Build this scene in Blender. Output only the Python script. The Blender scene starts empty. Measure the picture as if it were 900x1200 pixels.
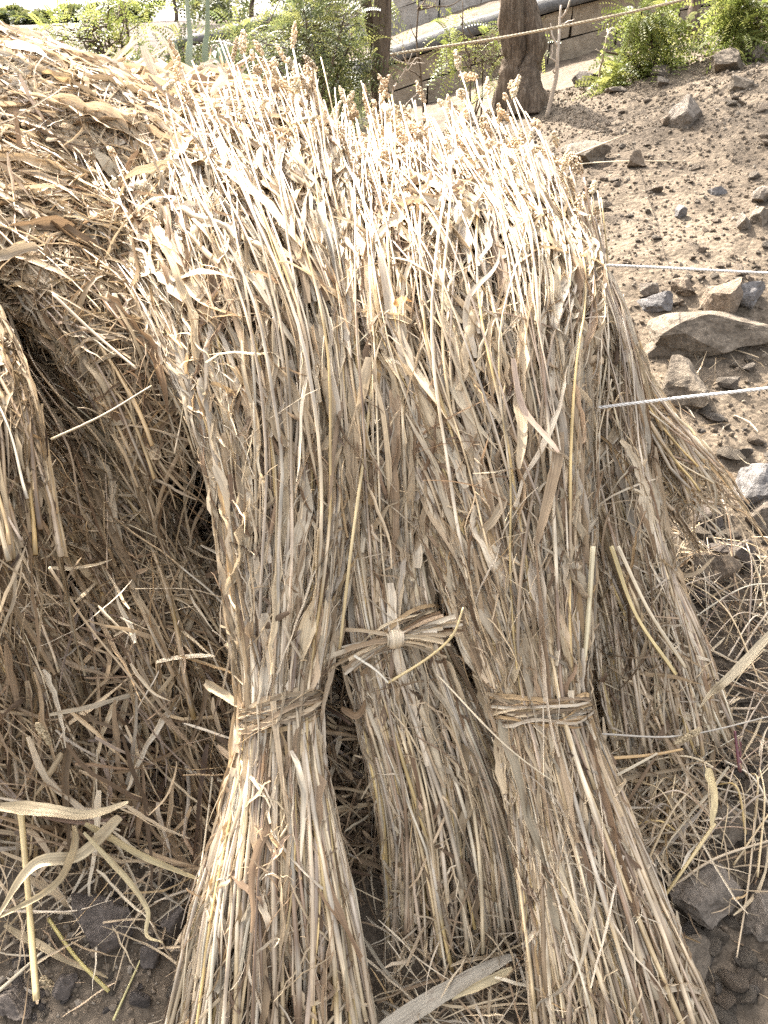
import bpy, math
import numpy as np
from math import radians as RAD

R0 = np.random.default_rng(11)
scene = bpy.context.scene
C = scene.collection

# ------------------------------------------------------------------ camera model
PITCH = RAD(31.0); CAMZ = 1.45; FPX = 901.4
def ray(px, py):
    h = (px - 450) / FPX; v = (600 - py) / FPX
    c, s = math.cos(PITCH), math.sin(PITCH)
    return np.array([h, c + s * v, -s + c * v])
def at(px, py, Y):
    d = ray(px, py); t = Y / d[1]
    return np.array([d[0] * t, Y, CAMZ + d[2] * t])
def scale_at(px, py, Y):            # metres per photo pixel there
    return (Y / ray(px, py)[1]) / FPX

# ------------------------------------------------------------------ numpy helpers
def nrm(a): return a / np.maximum(np.linalg.norm(a, axis=-1, keepdims=True), 1e-9)
def sstep(a, b, x):
    t = np.clip((x - a) / (b - a), 0, 1); return t * t * (3 - 2 * t)
def vnoise(x, y, seed=0):
    xi = np.floor(x).astype(np.int64); yi = np.floor(y).astype(np.int64)
    fx = x - xi; fy = y - yi
    def h(a, b):
        n = (a * 374761393 + b * 668265263 + seed * 1442695041) & 0x7fffffff
        n = ((n ^ (n >> 13)) * 1274126177) & 0x7fffffff
        return ((n ^ (n >> 16)) & 0xffff) / 65535.0
    ux = fx * fx * (3 - 2 * fx); uy = fy * fy * (3 - 2 * fy)
    return ((h(xi, yi) * (1 - ux) + h(xi + 1, yi) * ux) * (1 - uy) + (h(xi, yi + 1) * (1 - ux) + h(xi + 1, yi + 1) * ux) * uy) - .5
def fbm(x, y, seed=0, oct=4):
    s = 0; a = 1
    for i in range(oct):
        s = s + a * vnoise(x * 2 ** i, y * 2 ** i, seed + i); a *= .5
    return s

# ------------------------------------------------------------------ terrain
GY = np.array([-400, 0, .7, 1.2, 2.5, 3, 4, 5, 6, 8, 25, 60, 400.])
GZ = np.array([-8, -.06, 0, .17, .6, .74, .93, 1.04, 1.08, 1.12, 2.05, 3.35, 9.])
def wall_base_y(x, k): return (7.8, 11.0)[k] + 0 * x
def ground(x, y, rough=True):
    x = np.asarray(x, float); y = np.asarray(y, float)
    z = np.interp(y, GY, GZ)
    xs = 3.2 * np.tanh(x / 3.2)
    cr = sstep(.6, 4.5, y) * (1 - .75 * sstep(14, 40, y))
    z = z + cr * (.3 * xs - .17)
    m = sstep(-3.4, -2.6, x)
    z = z + m * (.46 * sstep(7.93, 8.05, y) + .62 * sstep(11.13, 11.25, y)) * (1 - sstep(30, 60, y))
    # dip behind the stack, on its left
    z = z - .25 * sstep(-.1, -.9, x) * sstep(2.6, 3.6, y) * (1 - sstep(6, 12, y))
    if rough:
        near = 1 - sstep(9, 16, y)
        z = z + near * (.05 * fbm(x * 2.2, y * 2.2, 3, 4) + .02 * fbm(x * 11, y * 11, 9, 3))
        z = z + .35 * (1 - near) * fbm(x * .2, y * .2, 5, 3)
    z = z + .035 * np.clip(x + 14, -40, 0) * sstep(20, 50, y)
    return z
def hit(px, py):
    d = ray(px, py); t = np.linspace(.6, 60, 20000)
    P = d[None] * t[:, None]; z = CAMZ + P[:, 2]
    g = ground(P[:, 0], P[:, 1])
    i = int(np.argmax(z < g)) if np.any(z < g) else len(t) - 1
    return np.array([P[i, 0], P[i, 1], g[i]])

RYZ = (np.array([.6, .95, 1.1, 1.42, 1.7, 1.95, 2.3, 2.8, 3.1]), np.array([-.3, .05, .36, .70, .95, 1.08, 1.02, .6, .2]))
LYZ = (np.array([.6, .98, 1.18, 1.48, 1.78, 2.0, 2.25, 2.6, 3.3, 3.7]), np.array([-.3, .03, .34, .50, .74, 1.08, 1.24, 1.27, .6, .1]))
def heap(x, y):
    x = np.asarray(x, float); y = np.asarray(y, float)
    zr = np.interp(y, *RYZ); zl = np.interp(y, *LYZ) + .05 * np.clip(-x - .5, 0, 1.2)
    m = sstep(-.2, -.42, x)
    z = zr * (1 - m) + zl * m
    off = .22 + .22 * sstep(1.1, 1.8, y)
    z = z - 1.2 * sstep(off - .08, off + .32, x) - .8 * sstep(-2.6, -3.1, x)
    return z + .05 * fbm(x * 4, y * 4, 21, 3)

# ------------------------------------------------------------------ materials
def new_mat(name):
    m = bpy.data.materials.new(name); m.use_nodes = True
    nt = m.node_tree; nt.nodes.clear()
    out = nt.nodes.new('ShaderNodeOutputMaterial')
    return m, nt, out
def N(nt, t, **kw):
    n = nt.nodes.new(t)
    for k, v in kw.items():
        if k in n.inputs: n.inputs[k].default_value = v
        else: setattr(n, k, v)
    return n
def mixc(nt, a, b, fac, blend='MIX'):
    n = nt.nodes.new('ShaderNodeMix'); n.data_type = 'RGBA'; n.blend_type = blend
    for sock, v in ((n.inputs[0], fac), (n.inputs[6], a), (n.inputs[7], b)):
        if hasattr(v, 'is_linked'): nt.links.new(v, sock)
        elif isinstance(v, (int, float)): sock.default_value = v
        else: sock.default_value = (*v, 1)
    return n.outputs[2]
def ramp(nt, fac, stops):
    n = nt.nodes.new('ShaderNodeValToRGB'); e = n.color_ramp.elements
    while len(e) > 1: e.remove(e[-1])
    e[0].position = stops[0][0]; e[0].color = (*stops[0][1], 1)
    for p, c in stops[1:]:
        q = e.new(p); q.color = (*c, 1)
    nt.links.new(fac, n.inputs[0]); return n.outputs[0]
def g3(v): return (v, v, v)

def fibre_mat(name, trans=0., rough=.5, spec=.3, streak=(260, 9), lo=.62, hi=1.18, blotch=.35):
    m, nt, out = new_mat(name); L = nt.links.new
    col = N(nt, 'ShaderNodeAttribute', attribute_name='Col').outputs['Color']
    uv = N(nt, 'ShaderNodeUVMap', uv_map='UVMap').outputs[0]
    mp = N(nt, 'ShaderNodeMapping'); mp.inputs['Scale'].default_value = (streak[0], streak[1], 1); L(uv, mp.inputs[0])
    n1 = N(nt, 'ShaderNodeTexNoise', Scale=1.0, Detail=3.0, Roughness=.6); L(mp.outputs[0], n1.inputs['Vector'])
    st = ramp(nt, n1.outputs[0], [(.25, g3(lo)), (.5, g3(.95)), (.75, g3(hi))])
    c1 = mixc(nt, col, st, 1.0, 'MULTIPLY')
    mp2 = N(nt, 'ShaderNodeMapping'); mp2.inputs['Scale'].default_value = (60, 22, 1); L(uv, mp2.inputs[0])
    n2 = N(nt, 'ShaderNodeTexNoise', Scale=1.0, Detail=4.0, Roughness=.7); L(mp2.outputs[0], n2.inputs['Vector'])
    bl = ramp(nt, n2.outputs[0], [(.52, g3(0)), (.72, g3(blotch))])
    c2 = mixc(nt, c1, (.16, .10, .065), bl)
    b = N(nt, 'ShaderNodeBump', Strength=.35, Distance=.002); L(n1.outputs[0], b.inputs['Height'])
    p = N(nt, 'ShaderNodeBsdfPrincipled', Roughness=rough); p.inputs['Specular IOR Level'].default_value = spec
    L(c2, p.inputs['Base Color']); L(b.outputs[0], p.inputs['Normal'])
    if trans:
        t = N(nt, 'ShaderNodeBsdfTranslucent'); L(c2, t.inputs[0])
        x = N(nt, 'ShaderNodeMixShader'); x.inputs[0].default_value = trans
        L(p.outputs[0], x.inputs[1]); L(t.outputs[0], x.inputs[2]); L(x.outputs[0], out.inputs[0])
    else: L(p.outputs[0], out.inputs[0])
    return m
M_STALK = fibre_mat('straw_stalk', 0, .36, .5, (420, 7), .5, 1.22)
M_LEAF = fibre_mat('dry_leaf', .28, .62, .2, (420, 5), .5, 1.22, .45)
M_HEAD = fibre_mat('seed_head', .1, .7, .2, (200, 200))
M_GREEN = fibre_mat('green_leaf', .45, .5, .3, (150, 10), .75, 1.15, .1)
M_AGAVE = fibre_mat('agave_skin', .0, .45, .4, (60, 4), .8, 1.15, .12)

def soil_mat(name, cols, scale=1.0, bump=.6, field=None):
    m, nt, out = new_mat(name); L = nt.links.new
    tc = N(nt, 'ShaderNodeTexCoord').outputs['Object']
    a = N(nt, 'ShaderNodeTexNoise', Scale=1.3 * scale, Detail=5.0, Roughness=.6); L(tc, a.inputs['Vector'])
    b = N(nt, 'ShaderNodeTexNoise', Scale=26.0 * scale, Detail=8.0, Roughness=.75); L(tc, b.inputs['Vector'])
    v = N(nt, 'ShaderNodeTexVoronoi', Scale=55.0 * scale); L(tc, v.inputs['Vector'])
    v2 = N(nt, 'ShaderNodeTexVoronoi', Scale=140.0 * scale); L(tc, v2.inputs['Vector'])
    c1 = ramp(nt, a.outputs[0], [(.3, cols[0]), (.55, cols[1]), (.75, cols[2])])
    c2 = mixc(nt, c1, ramp(nt, b.outputs[0], [(.25, g3(.45)), (.5, g3(1.)), (.8, g3(1.5))]), 1., 'MULTIPLY')
    vc = N(nt, 'ShaderNodeSeparateColor'); L(v2.outputs['Color'], vc.inputs[0])
    c3 = mixc(nt, c2, ramp(nt, vc.outputs[0], [(0, g3(.75)), (.8, g3(1.1)), (.95, g3(1.5))]), .7, 'MULTIPLY')
    if field:                                   # darker ploughed land beyond the terraces
        sx = N(nt, 'ShaderNodeSeparateXYZ'); L(tc, sx.inputs[0])
        mr = N(nt, 'ShaderNodeMapRange'); mr.inputs[1].default_value = 15; mr.inputs[2].default_value = 17; L(sx.outputs[1], mr.inputs[0])
        f1 = N(nt, 'ShaderNodeTexNoise', Scale=1.8, Detail=6.0, Roughness=.7); L(tc, f1.inputs['Vector'])
        c3 = mixc(nt, c3, ramp(nt, f1.outputs[0], [(.3, tuple(.55 * q for q in field)), (.5, field), (.75, tuple(1.5 * q for q in field))]), mr.outputs[0])
    ad = N(nt, 'ShaderNodeMath', operation='ADD'); L(b.outputs[0], ad.inputs[0])
    mu = N(nt, 'ShaderNodeMath', operation='MULTIPLY'); mu.inputs[1].default_value = -.55; L(v.outputs[0], mu.inputs[0]); L(mu.outputs[0], ad.inputs[1])
    bp = N(nt, 'ShaderNodeBump', Strength=bump, Distance=.02); L(ad.outputs[0], bp.inputs['Height'])
    p = N(nt, 'ShaderNodeBsdfPrincipled', Roughness=.92); p.inputs['Specular IOR Level'].default_value = .1
    L(c3, p.inputs['Base Color']); L(bp.outputs[0], p.inputs['Normal']); L(p.outputs[0], out.inputs[0])
    return m
M_SOIL = soil_mat('bare_soil', [(.072, .056, .041), (.118, .092, .066), (.165, .131, .095)], field=(.075, .055, .044))
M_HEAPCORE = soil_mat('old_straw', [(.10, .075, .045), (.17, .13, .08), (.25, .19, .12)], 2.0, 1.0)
def rock_mat(name, cols, sc=1.0):
    m, nt, out = new_mat(name); L = nt.links.new
    tc = N(nt, 'ShaderNodeTexCoord').outputs['Object']
    a = N(nt, 'ShaderNodeTexNoise', Scale=6.0 * sc, Detail=6.0, Roughness=.65, Distortion=.6); L(tc, a.inputs['Vector'])
    b = N(nt, 'ShaderNodeTexNoise', Scale=70.0 * sc, Detail=8.0, Roughness=.7); L(tc, b.inputs['Vector'])
    c1 = ramp(nt, a.outputs[0], [(.3, cols[0]), (.5, cols[1]), (.7, cols[2])])
    c2 = mixc(nt, c1, ramp(nt, b.outputs[0], [(.3, g3(.45)), (.5, g3(1.)), (.72, g3(1.5))]), 1., 'MULTIPLY')
    bp = N(nt, 'ShaderNodeBump', Strength=1.0, Distance=.012); L(b.outputs[0], bp.inputs['Height'])
    p = N(nt, 'ShaderNodeBsdfPrincipled', Roughness=.85); p.inputs['Specular IOR Level'].default_value = .25
    L(c2, p.inputs['Base Color']); L(bp.outputs[0], p.inputs['Normal']); L(p.outputs[0], out.inputs[0])
    return m
M_ROCK = {'brown': rock_mat('brown_rock', [(.10, .078, .057), (.15, .12, .088), (.215, .175, .13)]),
          'grey': rock_mat('grey_rock', [(.11, .088, .068), (.17, .14, .11), (.25, .21, .168)]),
          'blue': rock_mat('slate_rock', [(.105, .095, .09), (.16, .148, .14), (.24, .222, .205)]),
          'dark': rock_mat('dark_rock', [(.07, .058, .05), (.11, .09, .075), (.16, .13, .11)]),
          'rust': rock_mat('rusty_rock', [(.115, .093, .07), (.175, .13, .09), (.23, .18, .128)], 1.5)}
def bark_mat():
    m, nt, out = new_mat('bark'); L = nt.links.new
    tc = N(nt, 'ShaderNodeTexCoord').outputs['Object']
    mp = N(nt, 'ShaderNodeMapping'); mp.inputs['Scale'].default_value = (60, 60, 9); L(tc, mp.inputs[0])
    a = N(nt, 'ShaderNodeTexNoise', Scale=1.0, Detail=8.0, Roughness=.7, Distortion=1.2); L(mp.outputs[0], a.inputs['Vector'])
    b = N(nt, 'ShaderNodeTexNoise', Scale=7.0, Detail=4.0); L(tc, b.inputs['Vector'])
    c = mixc(nt, ramp(nt, a.outputs[0], [(.3, (.055, .04, .03)), (.5, (.15, .112, .08)), (.72, (.27, .215, .165))]), ramp(nt, b.outputs[0], [(.3, g3(.7)), (.7, g3(1.25))]), 1., 'MULTIPLY')
    bp = N(nt, 'ShaderNodeBump', Strength=1.0, Distance=.02); L(a.outputs[0], bp.inputs['Height'])
    p = N(nt, 'ShaderNodeBsdfPrincipled', Roughness=.9); p.inputs['Specular IOR Level'].default_value = .15
    L(c, p.inputs['Base Color']); L(bp.outputs[0], p.inputs['Normal']); L(p.outputs[0], out.inputs[0]); return m
M_BARK = bark_mat()
M_CONC = rock_mat('concrete', [(.07, .066, .062), (.11, .104, .097), (.16, .15, .14)], 1.2)
M_STONEW = rock_mat('wall_stone', [(.20, .155, .11), (.29, .23, .165), (.37, .30, .22)], 2.0)
M_PLASTER = rock_mat('plaster', [(.27, .235, .195), (.37, .33, .28), (.44, .40, .345)], 1.2)
def plain_mat(name, col, rough=.7):
    m, nt, out = new_mat(name)
    tc = N(nt, 'ShaderNodeTexCoord').outputs['Object']
    a = N(nt, 'ShaderNodeTexNoise', Scale=300.0, Detail=3.0); nt.links.new(tc, a.inputs['Vector'])
    c = mixc(nt, tuple(col), ramp(nt, a.outputs[0], [(.3, g3(.6)), (.7, g3(1.2))]), 1., 'MULTIPLY')
    p = N(nt, 'ShaderNodeBsdfPrincipled', Roughness=rough); nt.links.new(c, p.inputs['Base Color']); nt.links.new(p.outputs[0], out.inputs[0])
    return m
M_CORD = plain_mat('white_cord', (.62, .58, .52)); M_TWINE = plain_mat('tan_twine', (.45, .36, .24))

# ------------------------------------------------------------------ mesh building
def mesh_from(name, V, faces, mat, uv=None, col=None, smooth=True):
    me = bpy.data.meshes.new(name)
    V = np.asarray(V, np.float32).reshape(-1, 3)
    loops = np.concatenate([f.reshape(-1) for f in faces]).astype(np.int32)
    tot = np.concatenate([np.full(len(f), f.shape[1], np.int32) for f in faces])
    start = np.concatenate([[0], np.cumsum(tot)[:-1]]).astype(np.int32)
    me.vertices.add(len(V)); me.vertices.foreach_set('co', V.ravel())
    me.loops.add(len(loops)); me.loops.foreach_set('vertex_index', loops)
    me.polygons.add(len(tot)); me.polygons.foreach_set('loop_start', start); me.polygons.foreach_set('loop_total', tot)
    me.polygons.foreach_set('use_smooth', np.full(len(tot), smooth, bool))
    if uv is not None:
        l = me.uv_layers.new(name='UVMap'); l.data.foreach_set('uv', np.asarray(uv, np.float32).reshape(-1, 2)[loops].ravel())
    if col is not None:
        c = np.ones((len(V), 4), np.float32); c[:, :3] = np.asarray(col).reshape(-1, 3)
        a = me.color_attributes.new('Col', 'FLOAT_COLOR', 'POINT'); a.data.foreach_set('color', c.ravel())
    me.materials.append(mat); me.update(calc_edges=True)
    return me
def link(name, me, parent=None, loc=None):
    o = bpy.data.objects.new(name, me); C.objects.link(o)
    if parent is not None:
        o.parent = parent
    if loc is not None: o.location = loc
    return o
def tag(o, label=None, cat=None, group=None, kind=None):
    if label: o['label'] = label
    if cat: o['category'] = cat
    if group: o['group'] = group
    if kind: o['kind'] = kind
    return o
def empty(name, loc):
    o = bpy.data.objects.new(name, None); C.objects.link(o); o.location = loc
    o.empty_display_size = .1; return o

class Batch:
    """N copies of one face template: V (N,M,3), uv (N,M,2), col (N,M,3)."""
    def __init__(s, V, faces, uv, col): s.V, s.faces, s.uv, s.col = V, faces, uv, col
    def mesh(s, idx, name, mat, origin=(0, 0, 0)):
        idx = np.asarray(idx); n, M = len(idx), s.V.shape[1]
        off = (np.arange(n) * M)
        F = [(f[None] + off[:, None, None]).reshape(-1, f.shape[1]) for f in s.faces]
        return mesh_from(name, s.V[idx] - np.asarray(origin), F, mat, s.uv[idx], s.col[idx])

def tubes(P, r, col, S=6, rng=R0):
    Nn, K, _ = P.shape
    T = nrm(np.gradient(P, axis=1)); Tm = nrm(T.mean(1))
    ref = np.where(np.abs(Tm[:, 2:3]) < .85, np.array([[0, 0, 1.]]), np.array([[1., 0, 0]]))[:, None]
    n1 = nrm(np.cross(T, np.broadcast_to(ref, T.shape))); n2 = np.cross(T, n1)
    a = np.linspace(0, 2 * np.pi, S + 1)
    V = P[:, :, None] + r[:, :, None, None] * (np.cos(a)[:, None] * n1[:, :, None] + np.sin(a)[:, None] * n2[:, :, None])
    ln = np.concatenate([np.zeros((Nn, 1)), np.cumsum(np.linalg.norm(np.diff(P, axis=1), axis=-1), 1)], 1)
    uv = np.empty((Nn, K, S + 1, 2))
    uv[..., 0] = (a / (2 * np.pi))[None, None] * (6.28 * r.mean(1))[:, None, None] + rng.random(Nn)[:, None, None] * 50
    uv[..., 1] = ln[:, :, None] + rng.random(Nn)[:, None, None] * 50
    c = np.broadcast_to(col[:, :, None], V.shape)
    i = np.arange(K - 1)[:, None] * (S + 1); j = np.arange(S)[None]
    q = np.stack([i + j, i + j + 1, i + j + S + 2, i + j + S + 1], -1).reshape(-1, 4)
    caps = np.array([np.arange(S)[::-1], (K - 1) * (S + 1) + np.arange(S)])
    M = K * (S + 1)
    return Batch(V.reshape(Nn, M, 3), [q, caps], uv.reshape(Nn, M, 2), c.reshape(Nn, M, 3))

def ribbons(P, Wd, Nv, w, col, fold, rng=R0, edge=.16):
    Nn, K, _ = P.shape
    cs = np.array([-1, -.4, .4, 1.]); A = 4
    ed = 1 + edge * rng.standard_normal((Nn, K, A)) * (np.abs(cs) > .9)
    h = fold[:, :, None] * (cs ** 2)[None, None] * w[:, :, None]
    V = P[:, :, None] + (w[:, :, None] * cs * ed)[..., None] * Wd[:, :, None] + h[..., None] * Nv[:, :, None]
    ln = np.concatenate([np.zeros((Nn, 1)), np.cumsum(np.linalg.norm(np.diff(P, axis=1), axis=-1), 1)], 1)
    uv = np.empty((Nn, K, A, 2))
    uv[..., 0] = w.max(1)[:, None, None] * cs[None, None] + rng.random(Nn)[:, None, None] * 50
    uv[..., 1] = ln[:, :, None] + rng.random(Nn)[:, None, None] * 50
    c = np.broadcast_to(col[:, :, None], V.shape)
    i = np.arange(K - 1)[:, None] * A; j = np.arange(A - 1)[None]
    q = np.stack([i + j, i + j + 1, i + j + A + 1, i + j + A], -1).reshape(-1, 4)
    return Batch(V.reshape(Nn, K * A, 3), [q], uv.reshape(Nn, K * A, 2), c.reshape(Nn, K * A, 3))

def smooth_rand(n, K, rng, f=3.0):
    t = np.linspace(0, 1, K)[None]
    out = 0
    for k in (1, 1.9, 3.3):
        out = out + np.sin(2 * np.pi * (f * k * t / 3 + rng.random((n, 1)))) * (rng.standard_normal((n, 1)) / k)
    return out

# palettes (linear base colours of the dry straw)
P_STALK = np.array([[.65, .51, .31], [.70, .58, .39], [.62, .50, .36], [.52, .42, .31], [.44, .35, .26], [.76, .68, .52], [.64, .48, .22], [.32, .225, .15], [.55, .47, .36]])
W_STALK = np.array([.18, .18, .15, .13, .09, .10, .06, .05, .06])
P_LEAF = np.array([[.56, .455, .31], [.62, .53, .39], [.48, .38, .255], [.35, .26, .17], [.49, .43, .34], [.69, .60, .46], [.26, .18, .115], [.50, .36, .20]])
W_LEAF = np.array([.21, .18, .17, .14, .12, .10, .06, .02])
P_SCRAP = (np.array([[.19, .135, .09], [.27, .195, .135], [.36, .265, .18], [.14, .10, .075], [.42, .31, .2]]), np.array([.25, .25, .2, .12, .18]))
def pick(pal, w, n, rng): 
    c = pal[rng.choice(len(pal), n, p=w / w.sum())] * np.array([1.0, .968, .935])
    c = c * np.exp(.24 * rng.standard_normal((n, 1)) - .05) * (1 + .006 * rng.standard_normal((n, 3)))
    return np.maximum(c * np.minimum(1, .74 / c.max(-1, keepdims=True)), .02)

def stalk_cols(n, K, rng, L=1.6):
    """each internode has its own colour (bare, or wrapped by a leaf sheath), nodes darker and thicker"""
    base = pick(P_STALK, W_STALK, n, rng); sh = pick(P_LEAF, W_LEAF, n, rng)
    t = np.linspace(0, 1, K)[None] * L + rng.random((n, 1)) * .2
    inter = rng.uniform(.11, .19, (n, 1)); ph = t / inter; k = np.floor(ph).astype(int); fr = ph - k
    wrapped = rng.random((n, 40))
    wr = np.take_along_axis(wrapped, np.clip(k, 0, 39), 1) < .45
    cut = rng.uniform(.5, .95, (n, 1))
    wr = wr & (fr < cut)
    col = np.where(wr[..., None], sh[:, None], base[:, None])
    node = np.minimum(fr, 1 - fr) * inter < L / K * .55
    col = np.where(node[..., None], col * .62, col)
    rad = 1 + .13 * wr + .16 * node
    return col, rad

def heads_batch(pos, dirs, length, width, cols, rng, G=100, grain=.0023):
    n = len(pos)
    a1 = nrm(np.cross(dirs, rng.standard_normal((n, 3)))); a2 = np.cross(dirs, a1)
    t = np.sort(rng.random((n, G)), 1)
    ph = rng.random((n, G)) * 2 * np.pi
    lob = 1 + .25 * np.sin(3 * ph + 6 * t + rng.random((n, 1)) * 6)
    rr = width[:, None] * (np.sin(np.pi * np.clip(t * .86 + .1, 0, 1)) ** .7) * lob * rng.uniform(.55, 1., (n, G))
    ctr = pos[:, None] + dirs[:, None] * (t * length[:, None])[..., None] + rr[..., None] * (np.cos(ph)[..., None] * a1[:, None] + np.sin(ph)[..., None] * a2[:, None])
    octv = np.array([[1, 0, 0], [-1, 0, 0], [0, 1, 0], [0, -1, 0], [0, 0, 1.5], [0, 0, -1.5]])
    octf = np.array([[0, 2, 4], [2, 1, 4], [1, 3, 4], [3, 0, 4], [2, 0, 5], [1, 2, 5], [3, 1, 5], [0, 3, 5]])
    gs = grain * rng.uniform(.7, 1.5, (n, G))
    ax = np.stack([a1, a2, dirs], 1)
    ov = np.einsum('kd,nde->nke', octv, ax)
    V = ctr[:, :, None] + gs[:, :, None, None] * ov[:, None]
    F = (octf[None] + (np.arange(G) * 6)[:, None, None]).reshape(-1, 3)
    col = np.broadcast_to((cols[:, None] * rng.uniform(.7, 1.25, (n, G, 1)))[:, :, None], V.shape)
    uv = rng.random((n, G * 6, 2)) * 9
    return Batch(V.reshape(n, G * 6, 3), [F], uv, col.reshape(n, G * 6, 3))

# ------------------------------------------------------------------ sheaves
class Spine:
    def __init__(s, pts, out):
        """pts: (px, py, Y, half width px, half depth m) from the cut butts up to the heads"""
        P = np.array([at(p[0], p[1], p[2]) for p in pts])
        a = np.array([p[3] * scale_at(p[0], p[1], p[2]) for p in pts]); b = np.array([p[4] for p in pts])
        # Catmull-Rom through the stations
        Q = np.concatenate([np.c_[P, a, b]], 0)
        Q = np.concatenate([[2 * Q[0] - Q[1]], Q, [2 * Q[-1] - Q[-2]]])
        res = []
        for i in range(1, len(Q) - 2):
            t = np.linspace(0, 1, 24, endpoint=(i == len(Q) - 3))[:, None]
            p0, p1, p2, p3 = Q[i - 1], Q[i], Q[i + 1], Q[i + 2]
            res.append(.5 * (2 * p1 + (p2 - p0) * t + (2 * p0 - 5 * p1 + 4 * p2 - p3) * t ** 2 + (3 * p1 - p0 - 3 * p2 + p3) * t ** 3))
        D = np.concatenate(res)
        ln = np.concatenate([[0], np.cumsum(np.linalg.norm(np.diff(D[:, :3], axis=0), axis=1))])
        s.L = ln[-1]; s.S = ln / ln[-1]; s.D = D; s.D[:, 3:] = np.maximum(s.D[:, 3:], .012)
        T = nrm(np.gradient(D[:, :3], axis=0)); F = np.array(out, float)
        Rr = nrm(np.cross(T, F[None])); s.T, s.R, s.N = T, Rr, np.cross(Rr, T)
        st = np.concatenate([[0], np.cumsum([24] * (len(pts) - 1))]); st[-1] = len(D) - 1
        s.station = s.S[st]
    def f(s, q, arr):
        qc = np.clip(q, 0, 1); sh = qc.shape
        return np.stack([np.interp(qc.ravel(), s.S, arr[:, k]).reshape(sh) for k in range(arr.shape[1])], -1)
    def frame(s, q): return s.f(q, s.T), s.f(q, s.R), s.f(q, s.N)
    def pt(s, q, u, v):
        d = s.f(q, s.D); T, Rr, Nn = s.frame(q)
        ext = (q - np.clip(q, 0, 1)) * s.L
        return d[..., :3] + T * ext[..., None] + Rr * (u * d[..., 3])[..., None] + Nn * (v * d[..., 4])[..., None]

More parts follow.
